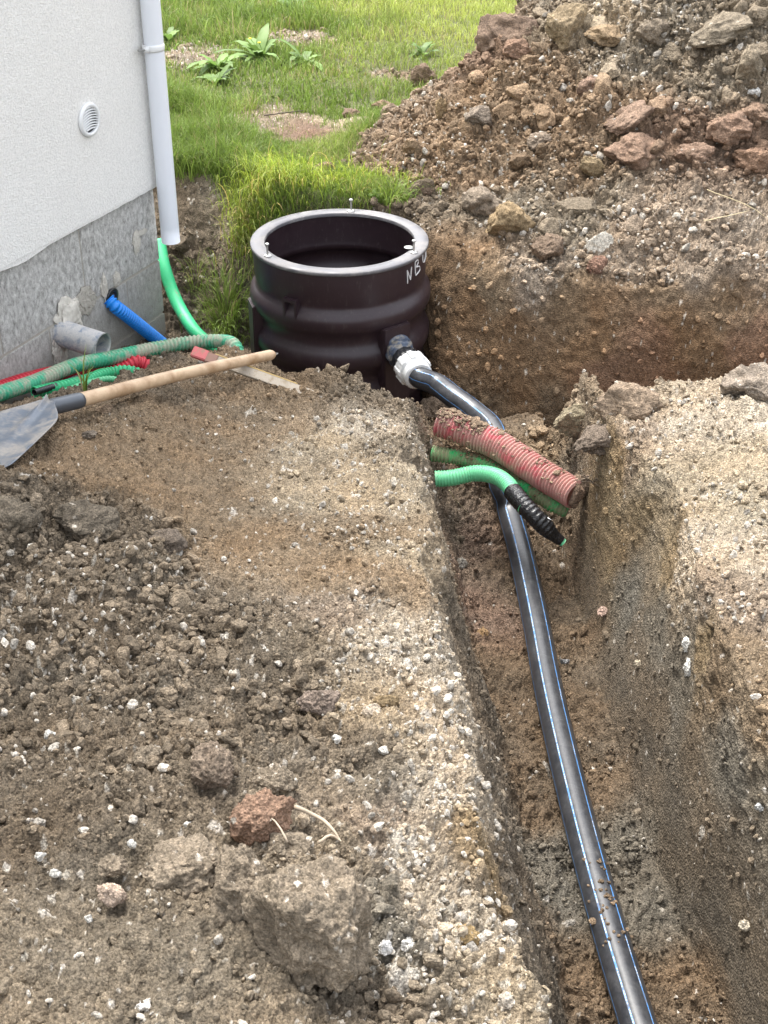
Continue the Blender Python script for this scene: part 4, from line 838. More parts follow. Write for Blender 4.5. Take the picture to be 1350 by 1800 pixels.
# blade: curved sheet, traced on the mound: shoulder near the socket, tip towards the lower left
neck = h0 + hd * .085
tipc = neck + np.array([-.085, -.45, 0]); tipc[2] = .29; neck[2] += .012; ax = tipc - neck; blen = np.linalg.norm(ax); ax /= blen
side = np.cross(np.array([0, 0, 1.0]), ax); side /= np.linalg.norm(side); upb = np.cross(ax, side)
bm = bmesh.new(); nu, nv = 26, 22; gridv = []
for layer in (0, 1):
    L_ = []
    for u in range(nu + 1):
        s_ = u / nu; wd = .092 * (.24 + .76 * math.sin(min(1, s_ / .42) * math.pi / 2) ** 1.3) * (1 - .08 * s_); row = []
        for v in range(nv + 1):
            q = v / nv * 2 - 1; x = s_ * blen - (.05 * q * q * s_)
            zz = .016 * abs(q) ** 2.2 * min(1, s_ * 3) + .020 * math.exp(-(q / .16) ** 2) * math.exp(-s_ / .35) + .012 * s_ * s_
            p = neck + ax * x + side * wd * q + upb * (zz + .010 - layer * .0022)
            row.append(bm.verts.new(p - h0))
        L_.append(row)
    gridv.append(L_)
for layer in (0, 1):
    g = gridv[layer]
    for u in range(nu):
        for v in range(nv): bm.faces.new((g[u][v], g[u + 1][v], g[u + 1][v + 1], g[u][v + 1]))
for u in range(nu):
    for v in (0, nv): bm.faces.new((gridv[0][u][v], gridv[0][u + 1][v], gridv[1][u + 1][v], gridv[1][u][v]))
for v in range(nv):
    for u in (0, nu): bm.faces.new((gridv[0][u][v], gridv[0][u][v + 1], gridv[1][u][v + 1], gridv[1][u][v]))
mesh_bm('blade', bm, M_BLADE, sv, True)
rg = [h1 - hd * .004 + .018 * (math.cos(a_) * -hd * .9 + math.sin(a_) * np.array([0, -.6, .4])) - hd * .012 for a_ in np.linspace(0, 2 * np.pi, 20)]
make_tube('wire_loop', np.array(rg), .0014, M_STEEL, sv, 8)

# ------------------------------------------------------------------ survey stake lying over the handle
a0, a1 = W(338, 618, .02), W(548, 682, -.045)
a0[2] += .0; sx_ = a1 - a0; sl_ = np.linalg.norm(sx_); sx_ /= sl_
stk = empty('survey_stake', tuple(a0), 'flat grey wooden stake with a pink painted end lying across the shovel handle', 'stake')
MS = oriented(None, (0, 0, 0), (0.05, -.75, 1), sx_)
M_OLDW = dirty_plastic('old_wood', (.36, .30, .23), (.24, .18, .11), .4, 30, .7, (.42, .37, .30)); M_PINK = dirty_plastic('pink_paint', (.52, .13, .13), (.32, .20, .14), .5, 40, .6); M_YEL = plain('yellow_edge', (.55, .40, .16), .6)
def box_part(name, x0, x1, y0, y1, z0, z1, m, parent, M, bev=.002, taper=0):
    bm = bmesh.new(); bmesh.ops.create_cube(bm, size=1)
    for v in bm.verts:
        k = v.co.x + .5; v.co = Vector((x0 + k * (x1 - x0), ((y0 + y1) / 2 + v.co.y * (y1 - y0)) * (1 - taper * k), (z0 + z1) / 2 + v.co.z * (z1 - z0)))
    bmesh.ops.bevel(bm, geom=bm.edges[:], offset=bev, segments=2, affect='EDGES'); bm.transform(M); return mesh_bm(name, bm, m, parent)
box_part('shaft', .085, sl_, -.019, .015, -.006, .006, M_OLDW, stk, MS, .0015, .12)
box_part('painted_end', 0, .055, -.018, .020, -.009, .009, M_PINK, stk, MS, .003)
box_part('grip', .050, .090, -.020, .016, -.008, .008, plain('brown_grip', (.27, .15, .11), .6), stk, MS, .002)
box_part('edge_strip', .075, sl_ * .86, .0155, .0195, -.003, .0062, M_YEL, stk, MS, .001, .12)

# ------------------------------------------------------------------ manhole
M_MH, t, b = mat('black_polyethylene'); tc = N(t, 'ShaderNodeTexCoord').outputs['Object']
n1 = noise(t, 7, 6, .7, tc, .5); n2 = noise(t, 90, 5, .7, tc)
mp = N(t, 'ShaderNodeMapping'); mp.inputs['Scale'].default_value = (25, 25, 6); t.links.new(tc, mp.inputs[0]); n3 = noise(t, 3, 6, .8, mp.outputs[0])
r_ = ramp(t, n3.outputs[0], [(.55, (0, 0, 0)), (.75, (1, 1, 1))]); c = mixc(t, n1.outputs[0], (.017, .009, .012), (.034, .019, .024)); f_ = N(t, 'ShaderNodeMath', operation='MULTIPLY'); t.links.new(r_.outputs[0], f_.inputs[0]); f_.inputs[1].default_value = .32
c = mixc(t, f_.outputs[0], c, (.16, .14, .13)); t.links.new(c, b.inputs['Base Color']); rg_ = N(t, 'ShaderNodeMapRange'); rg_.inputs[3].default_value = .34; rg_.inputs[4].default_value = .52; t.links.new(n1.outputs[0], rg_.inputs[0]); t.links.new(rg_.outputs[0], b.inputs['Roughness']); bump(t, b, n2.outputs[0], .06, .002)
M_RIM = dirty_plastic('cut_rim_plastic', (.10, .097, .105), (.20, .19, .185), .6, 10, .38)
mh = empty('manhole', (MHX, MHY, -.95), 'dark brown black plastic inspection chamber standing open in the pit', 'manhole')
ZT = MHZ + .95
prof = [(.336,-.012),(.336,-.03),(.332,-.125),(.326,-.14),(.326,-.155),(.336,-.168),(.350,-.180),(.354,-.200),(.352,-.225),(.343,-.245),(.330,-.262),(.324,-.285),(.327,-.31),(.340,-.325),(.350,-.345),(.351,-.375),(.342,-.40),(.328,-.42),(.323,-.445),(.330,-.47),(.346,-.49),(.351,-.52),(.345,-.56),(.330,-.58),(.328,-.64),(.345,-.67),(.350,-.72),(.330,-.76),(.330,-1.0)]
inner = [(r - .012, z) for r, z in prof][::-1]; inner = [(r, z) for r, z in inner if z < -.04]
full = prof + [(.318, -1.0)] + inner + [(.300, -.035), (.300, -.012)]
bm = lathe_bm([(r, z + ZT) for r, z in full], 96); body = mesh_bm('body', bm, M_MH, mh, True)
bm = lathe_bm([(.0005, .03), (.32, .03)], 64); mesh_bm('bottom', bm, M_MH, mh)
bm = lathe_bm([(.288, -.013), (.288, -.003), (.290, .0), (.340, .0), (.343, -.003), (.343, -.013), (.336, -.0145), (.29, -.0145), (.288, -.013)], 96); bmesh.ops.translate(bm, vec=(0, 0, ZT), verts=bm.verts); mesh_bm('rim', bm, M_RIM, mh, True)
def around(px_off, r, z):     # a point on the chamber wall: px_off = angle in degrees to the right of the side facing the camera
    a_ = R(px_off); return np.array([r * math.sin(a_), -r * math.cos(a_), z + ZT])
def radial(ang): a_ = R(ang); return np.array([math.sin(a_), -math.cos(a_), 0])
for ang in (-57, 82 - 18 + 0, 168 + 5):
    bt_r = .315; p = around(ang, bt_r, 0)
    bm = lathe_bm([(.0005, .0), (.0155, 0), (.0155, .003), (.006, .0035), (.0045, .0045), (.0038, .006), (.0038, .042), (.0075, .043), (.0078, .047), (.0055, .050), (.0005, .050)], 20)
    o = mesh_bm('bolt', bm, M_STEEL, mh, True); o.location = p
o = mesh_bm('lug', lathe_bm([(.0005, 0), (.018, 0), (.018, .002), (.0005, .003)], 20), M_STEEL, mh, True); o.location = around(70, .282, .0035)
def plate(name, ang, r, z0, z1, w_, dep, m, bev=.003):
    bm = bmesh.new(); bmesh.ops.create_cube(bm, size=1)
    for v in bm.verts: v.co = Vector((v.co.x * w_, v.co.y * dep, (z0 + z1) / 2 + v.co.z * (z1 - z0)))
    bmesh.ops.bevel(bm, geom=bm.edges[:], offset=bev, segments=2, affect='EDGES')
    rd = radial(ang); M = Matrix(((-rd[1], rd[0], 0, rd[0] * r), (rd[0], rd[1], 0, rd[1] * r), (0, 0, 1, ZT), (0, 0, 0, 1))); bm.transform(M); return mesh_bm(name, bm, m, mh)
plate('port_plate', 38, .325, -1.0, -.235, .125, .07, M_MH, .004); plate('port_plate', -75, .325, -.95, -.22, .10, .07, M_MH, .004); plate('port_plate', 0 + 150, .325, -.95, -.22, .12, .07, M_MH)
for z0, z1, w_ in ((-.135, -.122, .06), (-.215, -.203, .06)): plate('bracket', -31, .335, z0, z1, w_, .034, M_MH, .002)
for da in (-4.2, 4.2): plate('bracket', -31 + da, .335, -.215, -.12, .012, .036, M_MH, .002)
# handwriting on the collar
M_CHALK = plain('white_marker', (.62, .61, .6), .6)
def stroke(pts):
    Q = np.array([around(a_, .3365, z_) for a_, z_ in pts]); Q2, s = resample(Q, .004); Q2 = Q2 + np.array(mh.location); make_tube('handwriting', Q2, .0024, M_CHALK, mh, 6)
stroke([(50.5, -.093), (50.0, -.040)]); stroke([(50.0, -.040), (53.5, -.083)]); stroke([(53.5, -.083), (54.5, -.034)])
stroke([(59.5, -.078), (58.6, -.024)]); stroke([(58.6, -.024), (62, -.021), (62.8, -.033), (60.3, -.047)]); stroke([(60.3, -.047), (64.8, -.053), (65.2, -.070), (59.8, -.079)])
stroke([(70.5, -.018), (71, -.045), (74, -.056), (77, -.044), (78, -.015)]); stroke([(78, -.015), (80.5, -.050)])

# ------------------------------------------------------------------ coupling and water pipe
PORT = np.array([MHX, MHY, 0]) + radial(38) * .362; PORT[2] = -.285
NUT = np.array([.105, 4.685, -.285]); pd = NUT - PORT; pd[2] -= .012; pl = np.linalg.norm(pd); pd /= pl
cpg = empty('pipe_coupling', tuple(PORT), 'compression coupling with blue grey nut, black sleeve and ribbed white nut on the manhole port', 'coupling')
MC = oriented(None, (0, 0, 0), pd, (0, 0, 1))
M_BLNUT = dirty_plastic('blue_grey_pvc', (.045, .065, .105), (.30, .27, .22), .55, 40, .45)
def rib_lathe(profile, seg, nrib, amp, z0, z1):
    bm = lathe_bm(profile, seg)
    for v in bm.verts:
        if z0 <= v.co.z <= z1:
            a_ = math.atan2(v.co.y, v.co.x); k = 1 + amp * (1 if (a_ / (2 * math.pi) * nrib) % 1 < .38 else 0); v.co.x *= k; v.co.y *= k
    return bm
bm = rib_lathe([(.0005, -.035), (.062, -.03), (.062, .004), (.050, .006), (.052, .007), (.052, .036), (.046, .040), (.044, .041), (.044, .066), (.0005, .066)], 72, 8, .07, .006, .037); bm.transform(MC); mesh_bm('flange_nut', bm, M_BLNUT, cpg, True)
bm = rib_lathe([(.0005, .060), (.048, .062), (.050, .064), (.050, .125), (.0005, .127)], 72, 12, .05, .063, .126); bm.transform(MC); mesh_bm('sleeve', bm, M_BLACK, cpg, True)
bm = rib_lathe([(.044, .118), (.060, .118), (.062, .121), (.062, .168), (.060, .171), (.056, .174), (.0545, .200), (.050, .205), (.0405, .206), (.0405, .16)], 144, 9, .07, .119, .170); bm.transform(MC)
mesh_bm('white_nut', bm, plain('white_nut_plastic', (.66, .67, .66), .35, 0, 30, .05, .04), cpg)
st = PORT + pd * .15
PIPE = [st, PORT + pd * .21, WY(768, 676, 4.60), WY(800, 700, 4.50) , WY(838, 728, 4.41), WY(868, 757, 4.28), WY(880, 800, 4.14), WY(880, 850, 3.98), W(897, 905, -.45), W(918, 980, -.452), np.array([.449, 3.3, -.455]), np.array([.455, 3.0, -.455]), np.array([.468, 2.7, -.455]), np.array([.486, 2.4, -.455]), np.array([.509, 2.12, -.455]), np.array([.536, 1.86, -.455]), np.array([.568, 1.58, -.455]), np.array([.68, .8, -.455])]
wpipe = empty('water_pipe', tuple(PIPE[8]), 'long black water pipe with blue stripes running down the trench', 'pipe')
PP, ss = resample(PIPE, .015)
M_PE, t, b = mat('dusty_black_pipe'); tc = N(t, 'ShaderNodeTexCoord').outputs['Object']
n1 = noise(t, 9, 8, .75, tc, 1.2); n2 = noise(t, 70, 5, .75, tc, .6); r_ = ramp(t, n1.outputs[0], [(.36, (.12,) * 3), (.55, (.5,) * 3), (.68, (.9,) * 3)]); r2_ = ramp(t, n2.outputs[0], [(.35, (.15,) * 3), (.7, (1,) * 3)])
f_ = N(t, 'ShaderNodeMath', operation='MULTIPLY'); t.links.new(r_.outputs[0], f_.inputs[0]); t.links.new(r2_.outputs[0], f_.inputs[1]); f3 = N(t, 'ShaderNodeMath', operation='MULTIPLY'); t.links.new(f_.outputs[0], f3.inputs[0]); f3.inputs[1].default_value = .42
c = mixc(t, f3.outputs[0], (.016, .018, .023), (.25, .245, .24)); t.links.new(c, b.inputs['Base Color']); q_ = N(t, 'ShaderNodeMapRange'); q_.inputs[3].default_value = .30; q_.inputs[4].default_value = .75; t.links.new(f3.outputs[0], q_.inputs[0]); t.links.new(q_.outputs[0], b.inputs['Roughness']); bump(t, b, n2.outputs[0], .05, .002)
RP = .0405
make_tube('pipe', PP, RP, M_PE, wpipe, 48, bore=.034)
T_, S_, U_ = frames(PP)
sgn = 1 if S_[40][0] > 0 else -1
def strip(name, ang, half, lift, m, i0, i1, thick=.0004):
    V = []; F_ = []; k0 = 0
    for i_ in range(i0, i1):
        for q in (-1, -.33, .33, 1):
            a_ = R(ang + q * half); V.append(PP[i_] + (RP + lift) * (math.sin(a_) * S_[i_] * sgn + math.cos(a_) * U_[i_]))
    n_ = i1 - i0
    for r in range(n_ - 1):
        for q in range(3): F_.append((r * 4 + q, r * 4 + q + 1, r * 4 + q + 5, r * 4 + q + 4))
    return V, F_
M_BSTR = dirty_plastic('blue_stripe', (.09, .25, .54), (.14, .14, .15), .5, 40, .45); M_PRINT = plain('white_print', (.62, .68, .74), .5, 0, 60, .2)
def stripes(ang):
    V, F_ = strip('s', ang, 1.7, .0005, None, 0, len(PP)); mesh_np('stripe', into(wpipe, np.array(V)), np.array(F_), M_BSTR, wpipe)
for a_ in (90, -80, 150, -140): stripes(a_)
# stripe that carries the printed characters: a fine band whose cells are blue or white
rp = np.random.default_rng(3)
GL = ['111101111', '111110111', '110101110', '101010101', '111100111', '100100111', '111010010', '101111101', '110011110']
def printed(base_a, half, dens_, s0):
    sA = np.arange(s0, ss[-1], .0019); n_ = len(sA); pat = np.zeros((n_ - 1, 5), int); k = 3
    while k < n_ - 40:
        if rp.random() < dens_:
            for q in range(int(rp.integers(2, 8))):
                g = GL[int(rp.integers(0, len(GL)))]
                for c_ in range(3):
                    for r_ in range(3):
                        if g[r_ * 3 + c_] == '1' and k + c_ < n_ - 1: pat[k + c_, r_ + 1] = 1
                k += 4
        k += int(rp.integers(2, 9))
    Pc = np.stack([np.interp(sA, ss, PP[:, d_]) for d_ in range(3)], 1); S1 = np.stack([np.interp(sA, ss, S_[:, d_]) for d_ in range(3)], 1); U1 = np.stack([np.interp(sA, ss, U_[:, d_]) for d_ in range(3)], 1)
    an = np.radians(base_a + np.linspace(-half, half, 6)); V = Pc[:, None] + (RP + .0007) * (np.sin(an)[None, :, None] * S1[:, None] * sgn + np.cos(an)[None, :, None] * U1[:, None])
    i_, j_ = np.meshgrid(np.arange(n_ - 1), np.arange(5), indexing='ij'); F_ = np.stack([i_ * 6 + j_, i_ * 6 + j_ + 1, (i_ + 1) * 6 + j_ + 1, (i_ + 1) * 6 + j_], -1).reshape(-1, 4)
    o = mesh_np('printed_stripe', into(wpipe, V.reshape(-1, 3)), F_, M_BSTR, wpipe); o.data.materials.append(M_PRINT); o.data.polygons.foreach_set('material_index', pat.reshape(-1).astype(np.int32))
printed(-27, 2.9, .62, .01); printed(33, 2.2, .06, .01)

# ------------------------------------------------------------------ ducts crossing the trench
red_ = hose('red_duct', 'thick dirty red corrugated duct crossing the trench above the green ones', [W(772, 742, -.13), W(814, 757, -.14), W(870, 780, -.155), W(910, 805, -.17), W(950, 832, -.185), W(985, 853, -.195), W(1012, 870, -.20)], .0475, M_REDD, .0120, .17, 40, False, cat='duct')
V_, F1 = rock_shape(5, 55, .5); V_ = V_ * np.array([.030, .030, .046]) + W(1013, 870.5, -.20)
mesh_np('soil_plug', V_, F1, M_ROCK, red_, col=np.tile([[.22, .155, .11]], (len(V_), 1)) * (1 + .25 * fbm(V_ * 60, 3))[:, None])
hose('green_duct', 'dirt caked green corrugated duct directly under the red duct', [W(760, 797, -.22), W(785, 801, -.22), W(814, 806, -.225), W(858, 820, -.23), W(904, 844, -.245), W(945, 869, -.26), W(978, 889, -.275), W(998, 898, -.285)], .0265, M_GRD, .0115, .17, 30, cat='duct')
gd = empty('green_duct', tuple(W(850, 835, -.22)), 'light green corrugated duct bent over the black pipe with its end wrapped in black tape', 'duct')
hose('hose', None, [W(765, 842, -.245), W(795, 840, -.24), W(835, 832, -.225), W(868, 836, -.21), W(890, 849, -.205), W(907, 872, -.21), W(925, 893, -.22)], .0265, M_GRL, .0095, .07, 30, parent=gd)
M_TAPE, t, b = mat('black_tape'); b.inputs['Base Color'].default_value = (.012, .012, .013, 1); b.inputs['Roughness'].default_value = .22
tc = N(t, 'ShaderNodeTexCoord').outputs['Object']; n1 = noise(t, 60, 4, .6, tc, 1.0); bump(t, b, n1.outputs[0], .8, .006)
P, s = resample([W(900, 863, -.2085), W(916, 882, -.213), W(938, 906, -.235), W(958, 926, -.265), W(972, 940, -.29), W(986, 951, -.31)], .0012)
k = s / s[-1]; rad = .0282 * (1 + .035 * np.sin(2 * np.pi * s / .0145) * (k < .78)) * np.interp(k, [0, .05, .72, .80, .90, 1], [.98, 1.02, 1.0, .86, .66, .58]); make_tube('tape_wrap', P, rad, M_TAPE, gd, 30)
make_tube('end_tip', np.array([P[-1] - (P[-1] - P[-30]) * .3, P[-1] + (P[-1] - P[-30]) * .25]), .0125, M_GRL, gd, 16)
make_tube('tape_tail', np.array([P[-90] + [0.012, 0, .018], P[-60] + [.016, 0, .02]]), .004, M_WPL, gd, 8)
# dirt lying on the ducts
def dirt_on(pts, r, n_, seed, col, label):
    rr_ = np.random.default_rng(seed); P, s = resample(pts, .004); Vs, Fs, Cs = [], [], []; off = 0; T1, S1, U1 = frames(P)
    for k in range(n_):
        i_ = rr_.integers(0, len(P)); a_ = rr_.normal(0, .55); sz = rr_.uniform(.002, .007) * (1 + (rr_.random() < .08)); V_, F1 = rock_shape(2, int(rr_.integers(0, 12)), .6)
        c_ = P[i_] + (r + sz * .3) * (math.sin(a_) * S1[i_] + math.cos(a_) * U1[i_]); Vs.append(V_ * sz * np.array([1, 1, .6]) + c_); Fs.append(F1 + off); off += len(V_)
        Cs.append(np.tile(np.array(col) * rr_.uniform(.7, 1.4), (len(V_), 1)))
    o = mesh_np('soil_crumbs', np.vstack(Vs), np.vstack(Fs), M_ROCK, col=np.vstack(Cs), smooth=False); tag(o, label, 'soil', kind='stuff')
dirt_on([W(772, 742, -.13), W(800, 752, -.135), W(850, 771, -.15)], .0465, 330, 1, HEAP, 'crumbs of soil on the left end of the red duct')
dirt_on([W(840, 768, -.15), W(910, 805, -.17), W(950, 832, -.185), W(985, 853, -.195)], .0465, 60, 5, HEAP, 'crumbs of soil along the red duct')
dirt_on([W(814, 806, -.225), W(858, 820, -.23), W(904, 844, -.245), W(960, 878, -.265)], .026, 170, 2, OCHRE, 'crumbs of soil on the dirty green duct')
dirt_on([np.array([.492, 2.34, -.455]), np.array([.513, 2.08, -.455])], .0400, 45, 3, CLAY, 'crumbs of soil on the black pipe')

# ------------------------------------------------------------------ roots and straws
M_ROOT = plain('root', (.42, .34, .25), .8, 0, 80, .25); M_STRAW = plain('straw', (.55, .46, .28), .7)
def strand(name, label, pts, r, m, cat):
    P, s = resample(pts, .006); P = P + .0015 * np.stack([perlin(P * 60 + q) for q in (1, 20, 40)], 1)
    o = make_tube(name, P, np.interp(s / s[-1], [0, .8, 1], [r, r * .7, r * .25]), m, None, 7); return tag(o, label, cat)
def gp(px, py, l=.01): 
    c = hit(px, py); return c + np.array([0, -.3 * l, l])
strand('root', 'pale forked root behind the largest clod on the mound', [gp(520, 1440, .04), gp(555, 1450, .03), gp(580, 1468, .03), gp(600, 1490, .02)], .004, M_ROOT, 'root')
strand('root', 'short pale root branch below the forked root', [gp(560, 1492, .02), gp(582, 1485, .03), gp(600, 1490, .02)], .003, M_ROOT, 'root')
strand('root', 'thin white root standing between the wedge clod and the largest clod', [gp(512, 1535, .10), gp(498, 1515, .11), gp(484, 1495, .10)], .0018, M_ROOT, 'root')
strand('straw', 'dry straw hanging beside the cut end of the light green duct', [W(790, 862, -.25), W(800, 878, -.33), W(822, 900, -.43)], .0018, M_STRAW, 'straw')
strand('straw', 'thin dry stalk lying in front of the weed on the right trench edge', [gp(1240, 345, .03), gp(1310, 372, .03), gp(1345, 390, .02)], .002, M_STRAW, 'straw')
strand('straw', 'dry stalk on the pit edge gravel at right', [gp(1235, 400, .03), gp(1290, 388, .03), gp(1315, 378, .02)], .002, M_STRAW, 'straw')
strand('twig', 'dark thin twig lying on the bare lawn patch', [gp(465, 209, .02), gp(500, 205, .02), gp(538, 200, .02)], .004, plain('bark', (.09, .07, .05), .8), 'twig')
rr_ = np.random.default_rng(9); rt = empty('root_cluster', tuple(W(1020, 850, -.05)), 'tangle of thin brown roots hanging at the end of the red duct', 'roots')
M_BROOT = plain('brown_root', (.24, .19, .14), .85)
for k in range(11):
    p0 = hit(1040 + rr_.uniform(-16, 18), 845 + rr_.uniform(-14, 16)) + [0, 0, .005]; d_ = np.array([rr_.uniform(-.10, .02), -.03 + rr_.uniform(-.03, .02), rr_.uniform(-.01, .07)])
    P, s = resample([p0, p0 + d_ * .5 + rr_.normal(0, .012, 3), p0 + d_ + rr_.normal(0, .015, 3)], .008); make_tube('root', P, np.linspace(.0022, .0007, len(P)) * rr_.uniform(.6, 1.3), M_BROOT, rt, 6)

# ------------------------------------------------------------------ grass
def leafmat(name):
    m, t, b = mat(name); at = N(t, 'ShaderNodeAttribute'); at.attribute_name = 'Col'; t.links.new(at.outputs['Color'], b.inputs['Base Color']); b.inputs['Roughness'].default_value = .5
    b.inputs['Specular IOR Level'].default_value = .35
    tr = N(t, 'ShaderNodeBsdfTranslucent'); t.links.new(at.outputs['Color'], tr.inputs[0]); mx = N(t, 'ShaderNodeMixShader'); mx.inputs[0].default_value = .35
    out = t.nodes['Material Output']; t.links.new(b.outputs[0], mx.inputs[1]); t.links.new(tr.outputs[0], mx.inputs[2]); t.links.new(mx.outputs[0], out.inputs[0]); return m
M_GRASS = leafmat('grass_blade')
def blades(name, root, length, width, lean, leanamt, col, droop=.6, parent=None, segs=4):
    n_ = len(root); up = np.array([0, 0, 1.0]); t_ = np.linspace(0, 1, segs + 1)
    dirh = np.stack([np.cos(lean), np.sin(lean), 0 * lean], 1); sd_ = np.stack([-np.sin(lean), np.cos(lean), 0 * lean], 1)
    yaw = RNG.normal(0, .9, n_)[:, None]; sd_ = sd_ * np.cos(yaw) + dirh * np.sin(yaw)
    V = np.zeros((n_, 2 * (segs + 1), 3))
    for k, tt in enumerate(t_):
        ang = leanamt * (.35 * tt + droop * tt * tt)
        if k == 0: c_ = root.copy()
        else: c_ = c_ + (np.sin(ang)[:, None] * dirh + np.cos(ang)[:, None] * up) * (length / segs)[:, None]
        w_ = width * (1 - tt) ** .7 * .5 + .0002
        V[:, 2 * k] = c_ - sd_ * w_[:, None]; V[:, 2 * k + 1] = c_ + sd_ * w_[:, None]
    F_ = np.array([[2 * k, 2 * k + 1, 2 * k + 3, 2 * k + 2] for k in range(segs)])
    F_ = (F_[None] + (np.arange(n_) * 2 * (segs + 1))[:, None, None]).reshape(-1, 4)
    base_ = V.reshape(-1, 3); cc = np.repeat(col, 2 * (segs + 1), 0)
    return mesh_np(name, base_ if parent is None else into(parent, base_), F_, M_GRASS, parent, col=np.clip(cc, .005, .8))
gw = area * vis * ~inh * LM
def gcol(p, n_):
    r = RNG.random((n_, 1)); nn = perlin(p * np.array([2.2, 2.2, 0]) + 3)[:, None]; n2_ = perlin(p * np.array([9, 9, 0]) + 30)[:, None]
    far = sstep(.1, 1.3, (p[:, 0] + .45 * (p[:, 1] - 6.3)) * .7)[:, None]
    g0 = np.array([[.135, .20, .036]]); g1 = np.array([[.33, .37, .09]]); f = np.clip(far + .5 * nn + .3 * n2_ + .25 * (r - .5), 0, 1)
    c_ = g0 * (1 - f) + g1 * f; c_ *= .6 + 1.15 * RNG.random((n_, 1)); dry = RNG.random((n_, 1)) < .06 + .08 * (nn > .25)
    return np.where(dry, np.array([[.38, .32, .16]]) * (.7 + .5 * r), c_)
def lawn(n_, wts, lmin, lmax, wd, name='grass'):
    idx = RNG.choice(len(P1), n_, p=wts / wts.sum()); p = P1[idx] + np.stack([RNG.normal(0, .006, n_), RNG.normal(0, .008, n_), np.full(n_, -.003)], 1)
    hgt = .55 + .8 * np.clip(perlin(p * np.array([3.3, 3.3, 0]) + 8) + .3, 0, 1)
    L_ = (lmin + (lmax - lmin) * RNG.random(n_)) * hgt
    o = blades(name, p, L_, wd * (.7 + .6 * RNG.random(n_)), RNG.uniform(0, 2 * np.pi, n_), RNG.uniform(.3, 1.9, n_), gcol(p, n_)); return o
near = sstep(7.4, 6.6, P1[:, 1]) if False else (P1[:, 1] < 7.0)
tag(lawn(60000, gw * near, .03, .075, .0028), 'bright green lawn grass nearest the pit', 'grass', kind='stuff')
tag(lawn(85000, gw * ~near * (P1[:, 1] < 11.5), .035, .09, .0042), 'bright lawn grass stretching back beside the spoil heap', 'grass', kind='stuff')
lg = gw * (pxs > 270) * (pxs < 450) * (pys > 185) * (pys < 320)
tag(lawn(12000, lg, .08, .19, .0036), 'long darker grass beside the downpipe on the bank', 'grass', kind='stuff')
bl = gw * (pys < 190) * (pxs > 265) * (pxs < 640); tag(lawn(5200, bl, .02, .055, .013), 'small broad leaved ground cover among the lawn grass', 'ground cover', kind='stuff')
lg2 = gw * (pys < 70) * (pxs > 260) * (pxs < 700); tag(lawn(9000, lg2, .08, .2, .005), 'tall grass at the top of the picture', 'grass', kind='stuff')
def tuft(label, px, py, n_, sx_, lmin, lmax, dark=1.0, leandir=None, group=None, sy=None, yel=0.0, name='grass_tuft', wd=.003, z=None):
    c0 = hit(px, py) if z is None else W(px, py, z); e_ = empty(name, tuple(c0), label, 'grass tuft', group)
    dx = RNG.normal(0, sx_, n_); dy_ = RNG.normal(0, sy or sx_, n_); p = np.stack([c0[0] + dx, c0[1] + dy_, np.zeros(n_)], 1); p[:, 2] = height(p[:, 0], p[:, 1]) - .004
    ang = np.arctan2(dy_, dx) + RNG.normal(0, .5, n_) if leandir is None else leandir + RNG.normal(0, .7, n_)
    c_ = gcol(p, n_) * dark * np.array([[1 + yel, 1 + yel * .6, 1 - yel * .2]])
    blades('blades', p, RNG.uniform(lmin, lmax, n_), wd * (.7 + .6 * RNG.random(n_)), ang, RNG.uniform(.5, 2.4, n_), c_, .9, e_, 6)['kind'] = 'stuff'; return e_
tuft('yellow green overhanging clump of long grass on the bank left of the manhole rim', 478, 322, 1000, .10, .08, .20, 1.2, -1.7, None, .09, .4)
tuft('long bright grass tuft behind the left of the manhole rim', 585, 318, 520, .13, .05, .12, 1.2, -1.6, None, .10, .6)
tuft('short grass growing behind the manhole rim beside the heap', 650, 330, 1300, .10, .04, .10, 1.1, -1.5, None, .05, .3)
tuft('long dark green grass hanging over the bank beside the downpipe', 345, 285, 900, .11, .08, .15, .85, -1.6, None, .04)
tuft('dull green grass tuft growing low in the ditch between downpipe and manhole', 398, 555, 520, .05, .09, .18, .95, None, None, None, 0)
tuft('wispy grass blades below the clump at the left of the manhole', 428, 405, 300, .03, .08, .17, .9, -1.5, None, .05, .2)
tuft('few thin grass blades beside the smooth green hose', 345, 495, 60, .02, .08, .15, .9)
tuft('small spray of grass sprouting left of the shovel handle by the conduits', 92, 668, 22, .012, .10, .18, .9, 2.4, wd=.005)
tuft('couple of grass blades sprouting between the conduits and the shovel handle', 150, 690, 10, .01, .10, .16, .9, 1.4, wd=.005)
tuft('sparse weed of pale green blades right behind the manhole rim', 690, 352, 220, .03, .05, .12, 1.0, None, wd=.005)
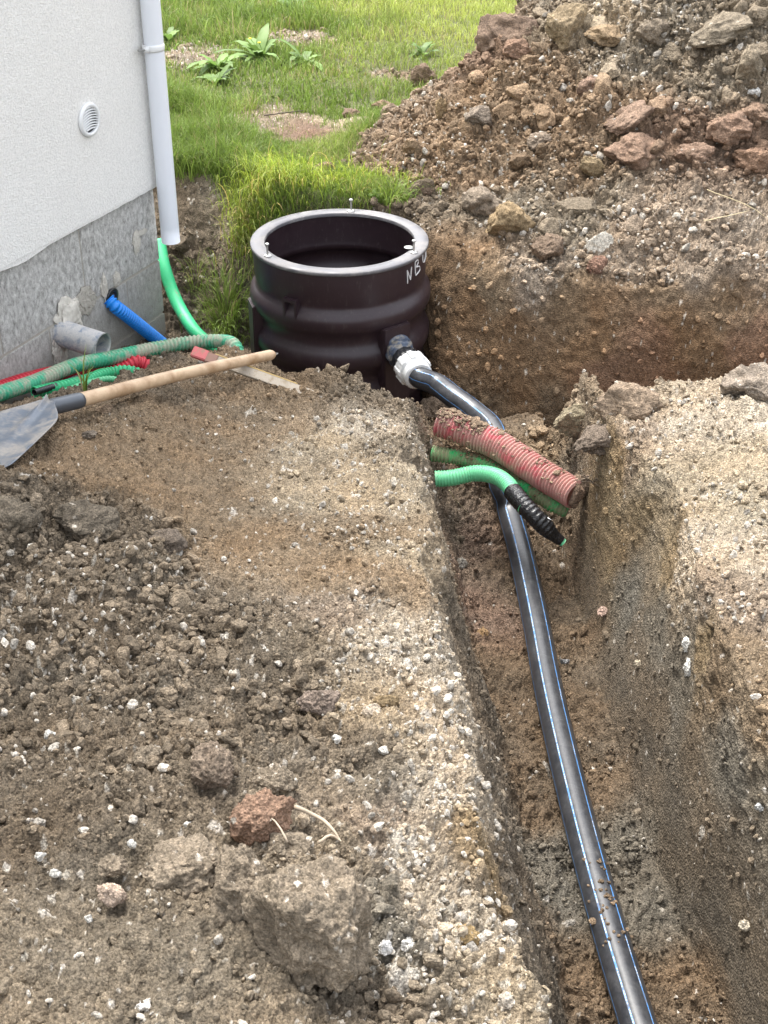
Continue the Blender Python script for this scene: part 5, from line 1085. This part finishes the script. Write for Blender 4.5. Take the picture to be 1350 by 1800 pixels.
# broad leaved weeds
def leaf(bm_lists, root, az, el, length, width, curl, col):
    V, F_, Cc = bm_lists; n_ = 8; base_i = len(V); d_ = np.array([math.cos(az), math.sin(az), 0]); s_ = np.array([-math.sin(az), math.cos(az), 0]); c_ = np.array(root, float)
    for k in range(n_ + 1):
        tt = k / n_; a_ = el - curl * tt
        if k: c_ = c_ + (d_ * math.cos(a_) + np.array([0, 0, 1]) * math.sin(a_)) * length / n_
        w_ = width * .5 * (math.sin(math.pi * min(1, .08 + tt * .92)) ** .8) + .001; nrm = np.cross(s_, d_ * math.cos(a_) + np.array([0, 0, 1]) * math.sin(a_))
        for q in (-1, 0, 1): V.append(c_ + s_ * w_ * q + nrm * (abs(q) * -.18 * w_) + (0, 0, .003 * math.sin(tt * 19 + q))); Cc.append(np.array(col) * (1.15 if q == 0 else 1))
    for k in range(n_):
        for q in range(2): i_ = base_i + k * 3 + q; F_.append((i_, i_ + 1, i_ + 4, i_ + 3))
M_LEAF = M_GRASS
def weed(label, px, py, nl, length, width, seed, flowers=0):
    r = np.random.default_rng(seed); c0 = hit(px, py); e_ = empty('dock_plant', tuple(c0), label, 'weed'); V, F_, Cc = [], [], []
    for k in range(nl): leaf((V, F_, Cc), c0 + np.array([r.normal(0, .01), r.normal(0, .01), 0]), r.uniform(0, 6.28), r.uniform(.5, 1.35), length * r.uniform(.55, 1.1), width * r.uniform(.7, 1.2), r.uniform(.6, 1.7), np.array([.15, .25, .055]) * r.uniform(.65, 1.2))
    mesh_np('leaves', into(e_, np.array(V)), np.array(F_), M_LEAF, e_, col=np.array(Cc))
    for k in range(flowers):
        p = c0 + np.array([r.normal(0, .06), r.normal(0, .04), r.uniform(.07, .14)]); make_tube('stem', np.array([c0, (c0 + p) / 2 + [.01, 0, .01], p]), .0018, M_STALK, e_, 6)
        V1, F1 = ICO[2]; o = mesh_np('flower', into(e_, V1 * np.array([.009, .009, .005]) + p), F1, M_YFL, e_)
M_STALK = plain('stalk_green', (.14, .24, .05), .6); M_YFL = plain('yellow_petals', (.75, .60, .03), .6)
weed('largest dock weed with upright lance shaped leaves in the lawn', 458, 105, 17, .27, .05, 1, 2)
weed('dock weed with spreading leaves left of the largest one', 385, 122, 13, .22, .05, 2)
weed('low dock weed to the right of the largest one', 535, 112, 12, .19, .045, 3)
weed('dock weed at the top edge of the picture', 515, 22, 14, .26, .05, 4)
weed('small dark leaved weed close to the downpipe', 295, 75, 14, .14, .05, 5)
weed('small broad leaved weed in front of the dock weeds', 380, 150, 9, .15, .045, 6)
weed('low leafy weed on the lawn beside the heap', 745, 98, 12, .12, .035, 7)
weed('small weed with pale leaves directly behind the manhole', 672, 355, 8, .08, .02, 8)
